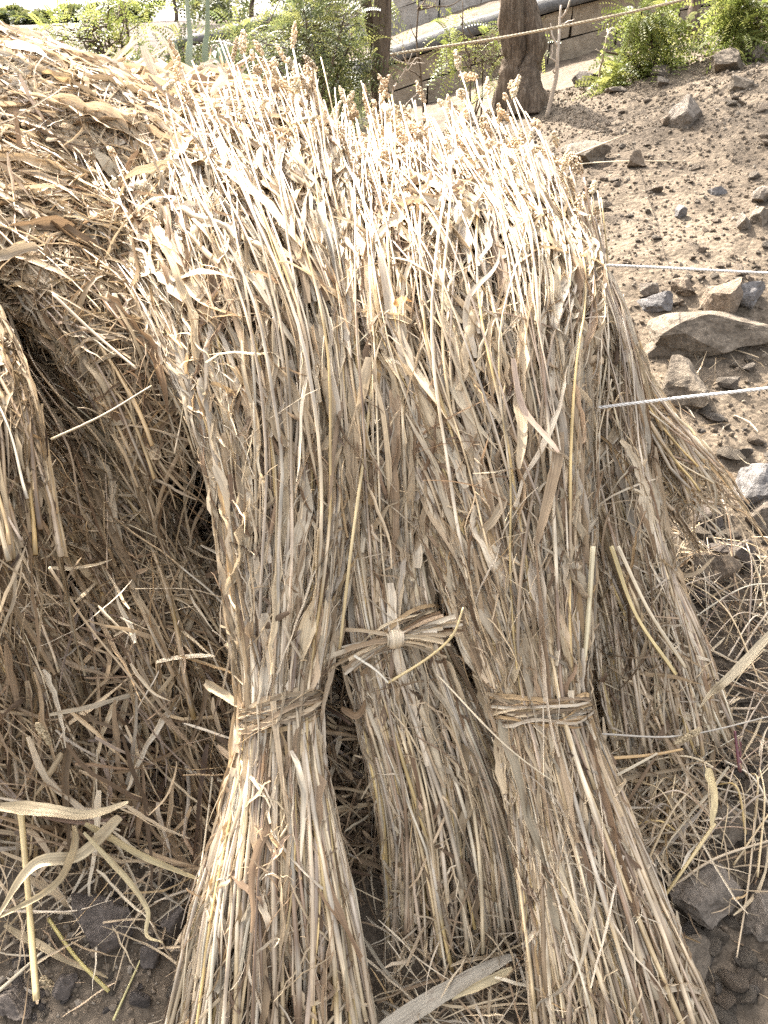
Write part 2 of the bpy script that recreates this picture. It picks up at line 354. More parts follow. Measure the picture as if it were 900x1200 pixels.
def make_sheaf(label, group, pts, seed, n_stalk=380, n_leaf=260, n_head=70, out=(0, -.8, .6), tie=None, ind=(80, 60, 60),
               rad=(.0015, .0046), leaf_s=(.25, .97), head_at=(.86, 1.04), messy=1.0, leaf_w=(.005, .015), tip_lift=.125, s_lo=0.0, thin=.6, age_shade_tint=(1, 1, 1), tangle=0):
    rng = np.random.default_rng(seed)
    sp = Spine(pts, out)
    root = empty('sheaf', sp.D[0, :3]); org = sp.D[0, :3]
    tag(root, label, 'sheaf', group)
    st = sp.station[tie] if tie is not None else .35
    # ---- stalks
    K = 30
    n = int(n_stalk * 1.35)
    ub = np.sin(rng.uniform(-1.5, 1.5, n)); q = 1.02 - 1.9 * rng.random(n) ** 1.15
    uh = np.clip(.72 * ub + .48 * messy * rng.standard_normal(n), -1.05, 1.05)
    s0 = s_lo + rng.random(n) ** 2 * .11 + np.where(rng.random(n) < .16, rng.random(n) * .3, 0)
    s1 = rng.uniform(*head_at, n); s1 = s1 - .07 + .10 * rng.random(n) ** 3; s1 = np.where(rng.random(n) < .3, s1 - rng.random(n) * .3, s1)
    t = np.linspace(0, 1, K)[None]
    s = s0[:, None] + (s1 - s0)[:, None] * t
    w = sstep(st - .12, 1.0, s)
    free = np.clip(np.abs(s - st) * 2.2, 0, 1)
    u = ub[:, None] * (1 - w) + uh[:, None] * w + .085 * messy * smooth_rand(n, K, rng, 2.) * free
    lower = np.clip((st - s) / max(st, .05), 0, 1)
    u = u + (rng.standard_normal((n, 1)) * .24 * messy) * lower
    u = u + (rng.standard_normal((n, 1)) * .10 * messy) * (s - st) / .5 * free
    fly = rng.random(n) < .13 * messy
    u = u + np.where(fly, rng.standard_normal(n) * .6, 0)[:, None] * np.clip(np.abs(s - st) * 5, 0, 1) * np.sign(s - st) * (.3 + np.abs(s - st))
    uc = np.clip(u, -1.12, 1.12)
    qq = q[:, None] + (rng.standard_normal((n, 1)) * .22) * (s - st) / .5 + .07 * smooth_rand(n, K, rng, 2.) * free + np.where(fly, rng.random(n) * .7, 0)[:, None] * free
    v = qq * np.sqrt(np.clip(1 - uc ** 2, .04, 1))
    P = sp.pt(s, uc, v)
    up = sstep(.8, 1.02, s)[..., None]
    P = P + up * (rng.standard_normal((n, 1, 3)) * np.array([.025, .025, .02]) + np.array([0, 0, tip_lift]) * rng.random((n, 1, 1)))
    P = P + .0016 * np.stack([smooth_rand(n, K, rng, 7) for _ in range(3)], -1)
    age_shade_tint = np.array(age_shade_tint, float)  # darkens the left sheaves: aged straw, plus some shade put into the colour
    col, rm = stalk_cols(n, K, rng, sp.L); col = col * age_shade_tint
    r0 = rng.uniform(*rad, n)
    r = r0[:, None] * (1 - thin * t) * rm
    B = tubes(P, r, col, 6, rng)
    rank = np.argsort(-(q + .25 * r0 / rad[1] + .15 * rng.random(n)))
    ni = min(ind[0], n)
    for i in rank[:ni]: link('stalk', B.mesh([i], 'stalk', M_STALK, org), root)
    if n > ni: tag(link('packed_stalk', B.mesh(rank[ni:], 'packed_stalk', M_STALK, org), root), kind='stuff')
    # ---- leaves and torn sheaths lying along the bundle, then thin shreds
    def strips(n, s_rng, len_rng, w_rng, p_lift, lift_rng, dev, name, n_ind, seed2, K=14, sbias=1.0, tw=.9, smax=1.04, pal=None):
        rng = np.random.default_rng(seed2)
        sB = s_rng[0] + (s_rng[1] - s_rng[0]) * rng.random(n) ** sbias; t = np.linspace(0, 1, K)[None]
        long_ = rng.uniform(*len_rng, n) / sp.L
        sgn = np.where(rng.random(n) < (.6 if smax < 1.1 else .9), 1, -1)
        u0 = np.sin(rng.uniform(-1.5, 1.5, n)); du = rng.standard_normal(n) * dev * messy
        s = sB[:, None] + (sgn * long_)[:, None] * t
        kp = rng.uniform(.25, .85, (n, 1)); kd = np.where(rng.random((n, 1)) < .45, np.clip(rng.standard_normal((n, 1)) * .4 * messy, -.7, .7), 0)
        u = u0[:, None] + du[:, None] * t + .03 * smooth_rand(n, K, rng, 2) + kd * np.maximum(t - kp, 0)
        s = s - (sgn * long_)[:, None] * np.abs(kd) * np.maximum(t - kp, 0) * .5
        lift = np.where(rng.random(n) < p_lift * messy, rng.uniform(*lift_rng, n), rng.uniform(0, .1, n))
        qv = (1.05 - .75 * rng.random(n) ** 1.3)[:, None] + lift[:, None] * t ** 1.8 + .03 * smooth_rand(n, K, rng, 2)
        if smax < 1.1: sgn = np.where(s[:, -1] > smax, -1, sgn); s = np.where(s[:, -1:] > smax, 2 * s[:, :1] - s, s)
        uc = np.clip(u, -1.15, 1.15); v = qv * np.sqrt(np.clip(1 - uc ** 2, .06, 1))
        P = sp.pt(s, uc, v)
        P[..., 2] -= (lift[:, None] * t ** 2.5) * .05
        P = P + .0018 * np.stack([smooth_rand(n, K, rng, 4) for _ in range(3)], -1)
        kink = np.where(rng.random(n) < .3, rng.normal(0, .03, n), 0)[:, None] * np.maximum(t - rng.uniform(.3, .8, (n, 1)), 0)
        P = P + kink[..., None] * nrm(rng.standard_normal((n, 1, 3)))
        D = nrm(np.gradient(P, axis=1)); T, Rr, Nn = sp.frame(s)
        W = nrm(np.cross(D, Nn)); Nv = np.cross(W, D)
        th = rng.normal(0, .6, (n, 1)) + rng.normal(0, tw, (n, 1)) * t + .25 * smooth_rand(n, K, rng, 3)
        th = np.clip(th, -1.5, 1.5)[..., None]
        W2 = W * np.cos(th) + Nv * np.sin(th); N2 = np.cross(W2, D)
        wd = rng.uniform(*w_rng, n) * (.5 + .9 * rng.random(n) ** 2)
        torn = np.where(rng.random((n, 1)) < .45, rng.uniform(1.05, 1.6, (n, 1)), 1.0)
        wp = np.minimum(.6 + t * 4, 1) * np.clip(1 - t / torn, 0, 1) ** .5 * (1 + .08 * smooth_rand(n, K, rng, 5))
        wdt = np.maximum(wd[:, None] * wp, .0005)
        c0 = pick(*(pal or (P_LEAF, W_LEAF)), n, rng); c1 = c0 * rng.uniform(.8, 1.1, (n, 1))
        col = c0[:, None] * (1 - t[..., None]) + c1[:, None] * t[..., None]
        col = col * age_shade_tint
        fold = np.clip(rng.normal(.3, .5, (n, 1)), -.8, 1.4) + .12 * smooth_rand(n, K, rng)
        B = ribbons(P, W2, N2, wdt, col, fold, rng)
        rank = np.argsort(-wd * long_ * (.5 + qv[:, 0]))
        ni = min(n_ind, n)
        for i in rank[:ni]: link(name, B.mesh([i], name, M_LEAF, org), root)
        if n > ni: tag(link('packed_' + name, B.mesh(rank[ni:], 'packed_' + name, M_LEAF, org), root), kind='stuff')
    if n_leaf:
        strips(int(n_leaf * 1.0), leaf_s, (.14, .42), leaf_w, .14, (.2, .7), .24, 'dry_leaf', ind[1], seed + 1000, sbias=.8)
        strips(int(n_leaf * 1.2), (leaf_s[0] * .7, leaf_s[1]), (.07, .24), (leaf_w[0] * .7, leaf_w[1] * .85), .30, (.15, .6), .26, 'leaf_scrap', 0, seed + 6000, K=10, sbias=.8, tw=1.5)
        strips(int(n_leaf * 1.9), (.02, .98), (.04, .18), (.0009, .0034), .35, (.2, 1.0), .4, 'shred', 0, seed + 2000, K=9)
        strips(int(n_leaf * .35), (.05, .7), (.03, .13), (.003, .008), .4, (.1, .5), .5, 'brown_scrap', 0, seed + 5000, K=9, pal=P_SCRAP)
        strips(int(n_leaf * .45), (.02, max(st * 1.6, .4)), (.05, .22), (.003, .008), .2, (.15, .6), .3, 'torn_sheath', 0, seed + 3000, K=10)
        strips(int(n_leaf * .5), (max(st - .2, .02), st + .22), (.05, .2), (.0010, .0034), .75, (.2, 1.3), .7, 'fringe_straw', 0, seed + 8000, K=9)
        if tangle: strips(tangle, (.0, .98), (.05, .24), (.0012, .0048), .7, (.1, 1.1), .9, 'tangled_straw', 0, seed + 7000, K=10)
        if n_head: strips(int(n_leaf * 1.1), (.74, 1.0), (.05, .2), (.002, .009), .5, (.2, .6), .2, 'tip_leaf', 0, seed + 4000, K=10, smax=1.3)
    # ---- seed heads
    if n_head:
        n = n_head
        u = np.sin(rng.uniform(-1.5, 1.5, n)); qv = rng.uniform(-.3, 1.05, n)
        s = rng.uniform(head_at[0], head_at[1] + .02, n); n_up = rng.random((n, 1)) ** 3 * .09
        P0 = sp.pt(s, u, qv * np.sqrt(np.clip(1 - u * u, .05, 1)))
        T, Rr, Nn = sp.frame(s)
        d = nrm(T + .55 * rng.standard_normal((n, 3)) + np.array([0, 0, .8]))
        P0 = P0 + (rng.random((n, 1)) * tip_lift * .7 + n_up) * np.array([0, .1, 1])
        ln = rng.uniform(.018, .07, n); wdth = rng.uniform(.004, .011, n)
        cols = pick(np.array([[.76, .60, .40], [.80, .68, .48], [.64, .50, .33]]), np.ones(3), n, rng)
        B = heads_batch(P0, d, ln, wdth, cols, rng)
        # the neck that carries each head
        Kn = 7; tt = np.linspace(0, 1, Kn)[None]
        base = sp.pt(s - .16, u, (qv - .1) * np.sqrt(np.clip(1 - u * u, .05, 1)))
        Q = base[:, None] * (1 - tt[..., None]) + (P0 + d * .004)[:, None] * tt[..., None]
        Q = Q + .006 * np.stack([smooth_rand(n, Kn, rng, 2) for _ in range(3)], -1) * (tt * (1 - tt) * 4)[..., None]
        BN = tubes(Q, np.full((n, Kn), .0019), np.repeat(pick(P_STALK, W_STALK, n, rng)[:, None], Kn, 1), 5, rng)
        rank = np.argsort(-(qv + s * 2))
        ni = min(ind[2], n)
        for i in rank[:ni]:
            h = link('seed_head', B.mesh([i], 'seed_head', M_HEAD, org), root)
            link('neck', BN.mesh([i], 'neck', M_STALK, org), h)
        if n > ni:
            tag(link('packed_seed_head', B.mesh(rank[ni:], 'packed_seed_head', M_HEAD, org), root), kind='stuff')
            tag(link('packed_neck', BN.mesh(rank[ni:], 'packed_neck', M_STALK, org), root), kind='stuff')
    return root, sp, org

def band(root, sp, org, st, seed, n=26, half=.018, knot=None, tails=3, tilt=.02, grow=1.06):
    """straw twisted round the sheaf at station st"""
    rng = np.random.default_rng(seed); K = 48
    t = np.linspace(0, 2 * np.pi, K)[None]
    off = rng.uniform(-half, half, n)[:, None] + tilt * np.cos(t) + .008 * smooth_rand(n, K, rng, 4)
    g = grow + rng.uniform(0, .10, n)[:, None] + .02 * smooth_rand(n, K, rng, 5)
    s = st + off / sp.L
    P = sp.pt(s, g * np.cos(t), g * np.sin(t))
    D = nrm(np.gradient(P, axis=1)); ctr = sp.pt(np.full((n, K), st), 0 * g, 0 * g)
    Nv = nrm(P - ctr); W = nrm(np.cross(D, Nv))
    th = (.5 * rng.standard_normal((n, 1)) + .3 * smooth_rand(n, K, rng))[..., None]
    W2 = W * np.cos(th) + Nv * np.sin(th); N2 = np.cross(W2, D)
    col = np.repeat(pick(P_LEAF[[0, 2, 3, 4, 7]], np.ones(5), n, rng)[:, None], K, 1)
    B = ribbons(P, W2, N2, np.repeat(rng.uniform(.0012, .0042, (n, 1)), K, 1), col, np.full((n, K), .3), rng)
    b = link('binding', B.mesh(np.arange(n), 'binding', M_LEAF, org), root)
    if tails:
        K = 12; t = np.linspace(0, 1, K)[None]; n = tails
        ph = rng.uniform(.3, 2.6, n); dr = rng.standard_normal(n) * .55
        u = np.cos(ph)[:, None] + dr[:, None] * t; v = 1.15 * np.sin(ph)[:, None] + .2 * t + .1 * t * t
        P = sp.pt(st + rng.uniform(-.02, .02, (n, 1)) + rng.normal(0, .08, (n, 1)) * t, u, v); P[..., 2] -= .05 * t ** 2
        D = nrm(np.gradient(P, axis=1)); W = nrm(np.cross(D, np.array([.2, -.5, .8]))); N2 = np.cross(W, D)
        B = ribbons(P, W, N2, .0042 * (1 - t) ** .5 + .0008 + 0 * ph[:, None], np.repeat(pick(P_LEAF, W_LEAF, n, rng)[:, None], K, 1), np.full((n, K), .4), rng)
        link('loose_end', B.mesh(np.arange(n), 'loose_end', M_LEAF, org), b)
    return b

SG = 'sheaves of cut stalks leaning on the straw stack'
shA = make_sheaf('tall bound sheaf nearest at the left, straw band above butts fanned over dark soil', SG,
    [(318, 1240, .64, 116, .075), (322, 1060, .77, 83, .066), (327, 940, .88, 58, .058), (329, 830, .98, 43, .05), (335, 700, 1.10, 62, .062), (338, 560, 1.24, 80, .08), (326, 430, 1.385, 104, .095),
     (292, 315, 1.58, 116, .10), (258, 230, 1.82, 132, .10), (228, 178, 2.08, 136, .10)], 1, 400, 640, 90, tie=3, ind=(100, 100, 60), head_at=(.84, 1.03))
band(*shA, shA[1].station[3], 101, 32, tails=3)
shC = make_sheaf('widest bound sheaf at front right, straw band low and pale butts standing by the stones', SG,
    [(738, 1240, .64, 98, .075), (698, 1080, .76, 76, .068), (664, 950, .87, 60, .06), (634, 830, .98, 52, .055), (610, 700, 1.10, 74, .068), (584, 560, 1.24, 100, .085), (552, 430, 1.385, 132, .10),
     (534, 325, 1.58, 146, .105), (516, 262, 1.82, 126, .10), (488, 218, 2.08, 110, .10)], 2, 480, 780, 100, tie=3, ind=(100, 100, 60), head_at=(.85, 1.03))
band(*shC, shC[1].station[3], 102, 28, tilt=-.012, tails=3)
shB = make_sheaf('bound sheaf set back between two others, band tied in a big pale knot', SG,
    [(544, 1105, .83, 80, .065), (524, 960, .93, 70, .06), (490, 840, 1.015, 62, .055), (462, 745, 1.09, 54, .055), (446, 640, 1.195, 54, .065), (432, 500, 1.315, 82, .085), (412, 350, 1.545, 100, .09),
     (396, 262, 1.82, 100, .09), (385, 205, 2.10, 92, .08)], 3, 360, 460, 60, tie=3, ind=(90, 80, 45))
bB = band(*shB, shB[1].station[3], 103, 14, half=.016, tails=2)
shD = make_sheaf('slumped sheaf behind the widest one, its short cut butts above grey stones', SG,
    [(792, 880, 1.13, 62, .06), (765, 780, 1.22, 58, .06), (735, 660, 1.34, 46, .06), (705, 530, 1.50, 48, .07), (685, 410, 1.67, 48, .075), (654, 332, 1.83, 46, .08), (620, 278, 1.97, 46, .08)], 4,
    300, 200, 45, tie=2, ind=(80, 60, 30), messy=1.6, tangle=800)
shE = make_sheaf('small bent sheaf sticking out right under the lower white cord, butts above the stones', SG,
    [(812, 570, 1.66, 40, .05), (772, 522, 1.69, 40, .05), (738, 468, 1.74, 34, .05), (708, 395, 1.80, 32, .05), (680, 345, 1.89, 34, .06), (640, 292, 2.0, 38, .07)], 5,
    260, 170, 40, out=(.35, -.75, .55), tie=3, ind=(80, 60, 30), messy=2.0, tangle=1000)
shR = make_sheaf('half buried sheaf behind the knotted one, only its seed heads rising over the stack', SG,
    [(440, 640, 1.52, 70, .07), (425, 480, 1.66, 80, .08), (405, 320, 1.84, 85, .09), (395, 245, 2.10, 88, .09), (395, 195, 2.36, 84, .09)], 6, 170, 130, 60, ind=(40, 40, 40))
shS = make_sheaf('half buried sheaf behind the widest one, seed heads along the right end of the ridge', SG,
    [(640, 640, 1.50, 70, .07), (625, 480, 1.64, 80, .08), (606, 350, 1.80, 85, .09), (576, 305, 2.0, 74, .09), (556, 266, 2.2, 66, .08)], 7, 170, 130, 60, ind=(40, 40, 40))
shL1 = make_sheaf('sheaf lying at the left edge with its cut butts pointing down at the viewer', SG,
    [(26, 668, 1.08, 44, .06), (12, 590, 1.16, 44, .06), (-6, 500, 1.27, 48, .065), (-40, 420, 1.42, 56, .07), (-110, 340, 1.62, 66, .08), (-220, 280, 1.85, 75, .08)], 8, 120, 300, 0, tangle=700, age_shade_tint=(.62, .57, .50), ind=(80, 60, 0), messy=1.7, rad=(.0018, .0050))  # left stack straw coloured darker, partly for age and partly as painted shade
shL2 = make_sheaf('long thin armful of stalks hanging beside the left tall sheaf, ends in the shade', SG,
    [(225, 555, 1.31, 52, .05), (180, 455, 1.42, 56, .06), (110, 365, 1.56, 56, .06), (10, 285, 1.76, 56, .07), (-120, 215, 2.0, 60, .07)], 9, 75, 200, 0, tangle=1100, age_shade_tint=(.62, .57, .50), out=(.1, -.75, .65), ind=(60, 40, 0), messy=2.2)
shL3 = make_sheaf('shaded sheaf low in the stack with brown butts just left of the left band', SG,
    [(262, 850, 1.08, 62, .06), (215, 740, 1.17, 58, .06), (160, 640, 1.29, 58, .06), (85, 520, 1.46, 60, .07), (-30, 400, 1.72, 66, .07)], 10, 140, 220, 0, tangle=1100, age_shade_tint=(.62, .57, .50), out=(.1, -.8, .6), ind=(60, 60, 0), messy=2.2)
shL4 = make_sheaf('sheaf lying across the stack top, bleached stalks running down behind the left tall sheaf', SG,
    [(262, 440, 1.50, 40, .05), (205, 350, 1.62, 52, .06), (120, 275, 1.78, 60, .07), (0, 210, 2.0, 66, .07), (-140, 150, 2.25, 70, .07)], 12, 95, 330, 0, tangle=800, age_shade_tint=(.82, .77, .69), out=(.1, -.7, .7), ind=(60, 60, 0), messy=1.3)
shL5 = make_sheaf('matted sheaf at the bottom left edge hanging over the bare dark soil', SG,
    [(95, 985, .98, 75, .06), (62, 880, 1.07, 72, .06), (20, 770, 1.16, 70, .06), (-45, 650, 1.30, 70, .07), (-140, 520, 1.5, 70, .07)], 13, 170, 300, 0, tangle=1100, age_shade_tint=(.62, .57, .50), out=(.1, -.8, .6), ind=(60, 60, 0), messy=2.3)
shL6 = make_sheaf('leafy bleached sheaf lying on top of the stack at the left, leaves in full sun', SG,
    [(285, 260, 1.78, 45, .05), (205, 190, 1.93, 55, .06), (115, 130, 2.10, 58, .06), (15, 85, 2.3, 60, .06), (-110, 50, 2.55, 60, .06)], 14, 70, 420, 10, tangle=700, out=(.1, -.5, .8), ind=(40, 90, 10), messy=1.7, leaf_s=(.05, .95), leaf_w=(.009, .02))

# the knot of the middle sheaf: a wrapped lump with two brushes of straw pulled through it
def knot(root, org, c, parent):
    rng = np.random.default_rng(77); c = np.asarray(c)
    X = np.array([1, .0, .25]); X = X / np.linalg.norm(X); F = np.array([0, -.75, .66]); Y = np.cross(F, X)
    n, K = 12, 26; t = np.linspace(0, 2 * np.pi, K)[None]
    tw = rng.uniform(-.015, .015, n)[:, None]; rr = .017 * np.sqrt(np.clip(1 - (tw / .018) ** 2, .2, 1))
    P = c + X * (tw + .004 * np.sin(t + 1))[..., None] + rr[..., None] * (np.cos(t)[..., None] * F + np.sin(t)[..., None] * Y)
    Nv = nrm(P - (c + X * tw[..., None])); D = nrm(np.gradient(P, axis=1)); W = np.cross(D, Nv)
    col = np.repeat(pick(P_LEAF[[1, 5]], np.ones(2), n, rng)[:, None], K, 1)
    B = ribbons(P, W, Nv, np.full((n, K), .0042), col, np.full((n, K), -.2), rng, .03)
    k = link('knot', B.mesh(np.arange(n), 'knot', M_LEAF, org), parent)
    n, K = 46, 12; t = np.linspace(0, 1, K)[None]
    side = np.where(rng.random(n) < .62, 1, -1)[:, None]
    ln = rng.uniform(.06, .125, n)[:, None]
    P = c + X * (side * t * ln)[..., None] + (rng.normal(0, .022, (n, 1)) * t + .004 * rng.standard_normal((n, 1)))[..., None] * Y + (.003 + rng.normal(.004, .012, (n, 1)) * t)[..., None] * F
    P[..., 2] += (.02 * t * (side > 0)) - .02 * t * t
    D = nrm(np.gradient(P, axis=1)); W = nrm(np.cross(D, F)); th = rng.normal(0, .6, (n, 1, 1)); Nv = np.cross(W, D)
    W2 = W * np.cos(th) + Nv * np.sin(th)
    B = ribbons(P, W2, np.cross(W2, D), rng.uniform(.002, .005, (n, 1)) + 0 * t, np.repeat(pick(P_LEAF, W_LEAF, n, rng)[:, None], K, 1), np.full((n, K), .4), rng)
    link('loose_end', B.mesh(np.arange(n), 'loose_end', M_LEAF, org), k)
spB = shB[1]
knot(shB[0], shB[2], spB.pt(np.array(spB.station[3]), np.array(0.), np.array(1.25)), bB)

# ------------------------------------------------------------------ litter on the stack
def litter(x, y, zf, n_off, ln, wd, seed, flow=None, K=8, lift=(.0, .04), pal=(P_LEAF, W_LEAF), tube_frac=0):
    rng = np.random.default_rng(seed); n = len(x)
    e = .02
    z = zf(x, y); zx = (zf(x + e, y) - zf(x - e, y)) / (2 * e); zy = (zf(x, y + e) - zf(x, y - e)) / (2 * e)
    Nn = nrm(np.stack([-zx, -zy, np.ones_like(zx)], -1))
    d = rng.standard_normal((n, 3)) * .8 + (0 if flow is None else flow)
    d = nrm(d - (d * Nn).sum(-1, keepdims=True) * Nn + .18 * rng.standard_normal((n, 1)) * Nn)
    sd = np.cross(Nn, d)
    L = rng.uniform(*ln, n); t = np.linspace(0, 1, K)[None]
    P0 = np.stack([x, y, z], -1) + Nn * (rng.uniform(*lift, n) + n_off)[:, None]
    P = P0[:, None] + d[:, None] * ((t - .5) * L[:, None])[..., None]
    bend = rng.normal(0, .06, (n, 1)) * (t - .5) ** 2 * L[:, None] * 4
    P = P + sd[:, None] * bend[..., None] + Nn[:, None] * (rng.normal(0, .06, (n, 1)) * (t - .5) ** 2 * 4 * L[:, None])[..., None]
    P = P + (L[:, None, None] * .008) * np.stack([smooth_rand(n, K, rng, 4) for _ in range(3)], -1)
    D = nrm(np.gradient(P, axis=1)); W = nrm(np.cross(D, Nn[:, None])); Nv = np.cross(W, D)
    th = (rng.normal(0, .7, (n, 1)) + rng.normal(0, .9, (n, 1)) * t)[..., None]
    W2 = W * np.cos(th) + Nv * np.sin(th)
    w = rng.uniform(*wd, n)[:, None] * np.minimum(.5 + 4 * t, 1) * np.clip(1.02 - t, 0, 1) ** .45
    col = np.repeat(pick(*pal, n, rng)[:, None], K, 1)
    return ribbons(P, W2, np.cross(W2, D), w, col, np.clip(rng.normal(.3, .5, (n, 1)), -.8, 1.3) + 0 * t, rng)

# solid inside of the stack
gx, gy = np.meshgrid(np.linspace(-3.1, .95, 150), np.linspace(.85, 3.6, 110), indexing='ij')
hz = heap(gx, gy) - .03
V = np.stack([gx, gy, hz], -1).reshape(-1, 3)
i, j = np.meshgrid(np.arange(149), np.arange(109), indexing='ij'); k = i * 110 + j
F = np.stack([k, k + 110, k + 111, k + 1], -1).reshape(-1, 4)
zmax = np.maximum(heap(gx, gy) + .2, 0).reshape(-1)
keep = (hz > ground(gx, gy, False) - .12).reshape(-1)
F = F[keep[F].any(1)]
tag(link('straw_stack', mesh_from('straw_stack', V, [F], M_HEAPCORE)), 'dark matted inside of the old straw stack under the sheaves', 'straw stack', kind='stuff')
rng = np.random.default_rng(50)
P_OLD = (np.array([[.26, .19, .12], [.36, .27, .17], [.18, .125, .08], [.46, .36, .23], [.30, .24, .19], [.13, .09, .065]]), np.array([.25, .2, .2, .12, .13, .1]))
def on_heap(n, x0, x1, y0, y1, dense_front=True):
    x = rng.uniform(x0, x1, n * 6); y = rng.uniform(y0, y1, n * 6); e = .03
    ok = heap(x, y) > ground(x, y) - .02
    slope = np.hypot(1, (heap(x, y + e) - heap(x, y - e)) / (2 * e)).clip(1, 4)
    ok &= rng.random(n * 6) < slope / 4
    return x[ok][:n], y[ok][:n]
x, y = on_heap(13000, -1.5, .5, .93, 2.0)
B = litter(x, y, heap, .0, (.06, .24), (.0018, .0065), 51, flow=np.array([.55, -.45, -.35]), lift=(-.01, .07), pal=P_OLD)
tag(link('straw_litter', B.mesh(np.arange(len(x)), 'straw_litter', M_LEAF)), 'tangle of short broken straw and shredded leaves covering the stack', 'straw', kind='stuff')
x, y = on_heap(6500, -1.6, -.15, 1.8, 2.75)
B = litter(x, y, heap, .02, (.08, .26), (.006, .017), 52, flow=np.array([.5, -.3, -.1]), lift=(-.01, .11))
tag(link('leaf_litter', B.mesh(np.arange(len(x)), 'leaf_litter', M_LEAF)), 'pale crumpled dry leaves heaped on the sunny top of the stack', 'dry leaves', kind='stuff')
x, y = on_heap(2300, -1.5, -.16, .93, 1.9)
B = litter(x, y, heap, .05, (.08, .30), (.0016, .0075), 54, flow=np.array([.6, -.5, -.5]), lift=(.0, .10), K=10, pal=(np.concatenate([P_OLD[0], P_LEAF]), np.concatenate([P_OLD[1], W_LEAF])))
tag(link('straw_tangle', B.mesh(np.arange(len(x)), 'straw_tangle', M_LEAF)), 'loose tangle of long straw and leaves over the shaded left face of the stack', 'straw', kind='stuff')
x, y = on_heap(2600, -1.5, -.34, 1.2, 2.15)
B = litter(x, y, heap, .06, (.05, .22), (.001, .005), 57, flow=np.array([.25, -.35, -.3]), lift=(.0, .15), K=9, pal=(np.concatenate([P_OLD[0], P_LEAF]), np.concatenate([P_OLD[1], W_LEAF])))
tag(link('broken_straw', B.mesh(np.arange(len(x)), 'broken_straw', M_LEAF)), 'short broken straw criss-crossed over the upper left of the stack', 'straw', kind='stuff')
x = rng.uniform(-.32, .62, 2200); y = rng.uniform(.95, 1.4, 2200)
fz = lambda x, y: np.maximum(heap(x, y) - .07 * sstep(-.06, .0, x) * sstep(.30, .22, x), ground(x, y))
B = litter(x, y, fz, .0, (.07, .30), (.0012, .005), 55, flow=np.array([.1, -.5, -.6]), lift=(.0, .07), K=10)
tag(link('straw_tangle', B.mesh(np.arange(len(x)), 'straw_tangle', M_LEAF)), 'loose straw and shredded leaves stuffed in the gaps between the bound sheaves', 'straw', kind='stuff')
x = np.concatenate([rng.uniform(.0, .35, 260), rng.uniform(.42, 1.0, 620), rng.uniform(-.75, -.2, 150)]); y = np.concatenate([rng.uniform(.68, .90, 260), rng.uniform(.86, 1.65, 620), rng.uniform(.78, .98, 150)])
ok = (x < .38) | (x < .25 + .52 * y + rng.normal(0, .1, len(x))); x, y = x[ok], y[ok]
B = litter(x, y, ground, .005, (.06, .26), (.0008, .0034), 56, flow=np.array([.2, -.3, 0]), lift=(.0, .05), K=10)
tag(link('ground_straw', B.mesh(np.arange(len(x)), 'ground_straw', M_LEAF)), 'fallen straw and leaf strips thick on the ground round the sheaf butts', 'straw', kind='stuff')
# fine straw strewn on the ground around the stack foot
x = rng.uniform(-1.2, 1.5, 4000); y = rng.uniform(.55, 2.6, 4000)
d = np.where(x > .25, x - .25 - .28 * (y - .7), .5); ok = rng.random(4000) < np.exp(-np.abs(d) * 3.5) * (np.abs(y - 1) < 1.4)
x, y = x[ok], y[ok]
B = litter(x, y, ground, .004, (.03, .16), (.0008, .003), 53, lift=(.0, .02))
tag(link('straw_scraps', B.mesh(np.arange(len(x)), 'straw_scraps', M_LEAF)), 'fine straw scraps scattered over the soil at the foot of the sheaves', 'straw', kind='stuff')

# ------------------------------------------------------------------ ground
def axis(n, lo, hi, c, fine):
    t = np.linspace(-1, 1, n); a = np.sinh(t * 7.0) / np.sinh(7.0)
    s = np.where(a < 0, (c - lo), (hi - c)) * np.abs(a) * np.sign(a)
    return c + s
xs = np.unique(np.concatenate([np.linspace(-1.4, 3.4, 240), np.linspace(3.4, 12, 60), -1.4 - np.geomspace(.03, 400, 70), 12 + np.geomspace(.2, 400, 40)]))
ys = np.unique(np.concatenate([np.linspace(.4, 3.2, 190), np.linspace(3.2, 12.2, 260), .4 - np.geomspace(.02, 300, 40), 12.2 + np.geomspace(.05, 500, 110)]))
GX, GYY = np.meshgrid(xs, ys, indexing='ij')
V = np.stack([GX, GYY, ground(GX, GYY)], -1).reshape(-1, 3)
i, j = np.meshgrid(np.arange(len(xs) - 1), np.arange(len(ys) - 1), indexing='ij'); k = i * len(ys) + j
F = np.stack([k, k + len(ys), k + len(ys) + 1, k + 1], -1).reshape(-1, 4)
tag(link('ground', mesh_from('ground', V, [F], M_SOIL)), kind='structure')

# ------------------------------------------------------------------ rocks
def ico(sub):
    import bmesh
    bm = bmesh.new(); bmesh.ops.create_icosphere(bm, subdivisions=sub, radius=1)
    v = np.array([p.co[:] for p in bm.verts]); f = np.array([[q.index for q in g.verts] for g in bm.faces]); bm.free()
    return v, f
ICO = {s: ico(s) for s in (1, 2, 4)}
def rock_shape(seed, sub=4, cuts=15, rough=.045):
    rng = np.random.default_rng(seed); v, f = ICO[sub]; v = v.copy()
    for _ in range(cuts):
        n = nrm(rng.standard_normal(3)); d = rng.uniform(.38, .8)
        h = v @ n; v = v - np.outer(np.maximum(h - d, 0), n)
    for fr, a in ((2.3, rough * 1.6), (6, rough * .7), (14, rough * .35)):
        p = rng.random(3) * 50
        v = v + nrm(v) * (a * (vnoise(v[:, 0] * fr + p[0], v[:, 1] * fr + p[1], seed) + vnoise(v[:, 2] * fr + p[2], v[:, 0] * fr - p[1], seed + 1)))[:, None]
    return v, f
from mathutils import Euler
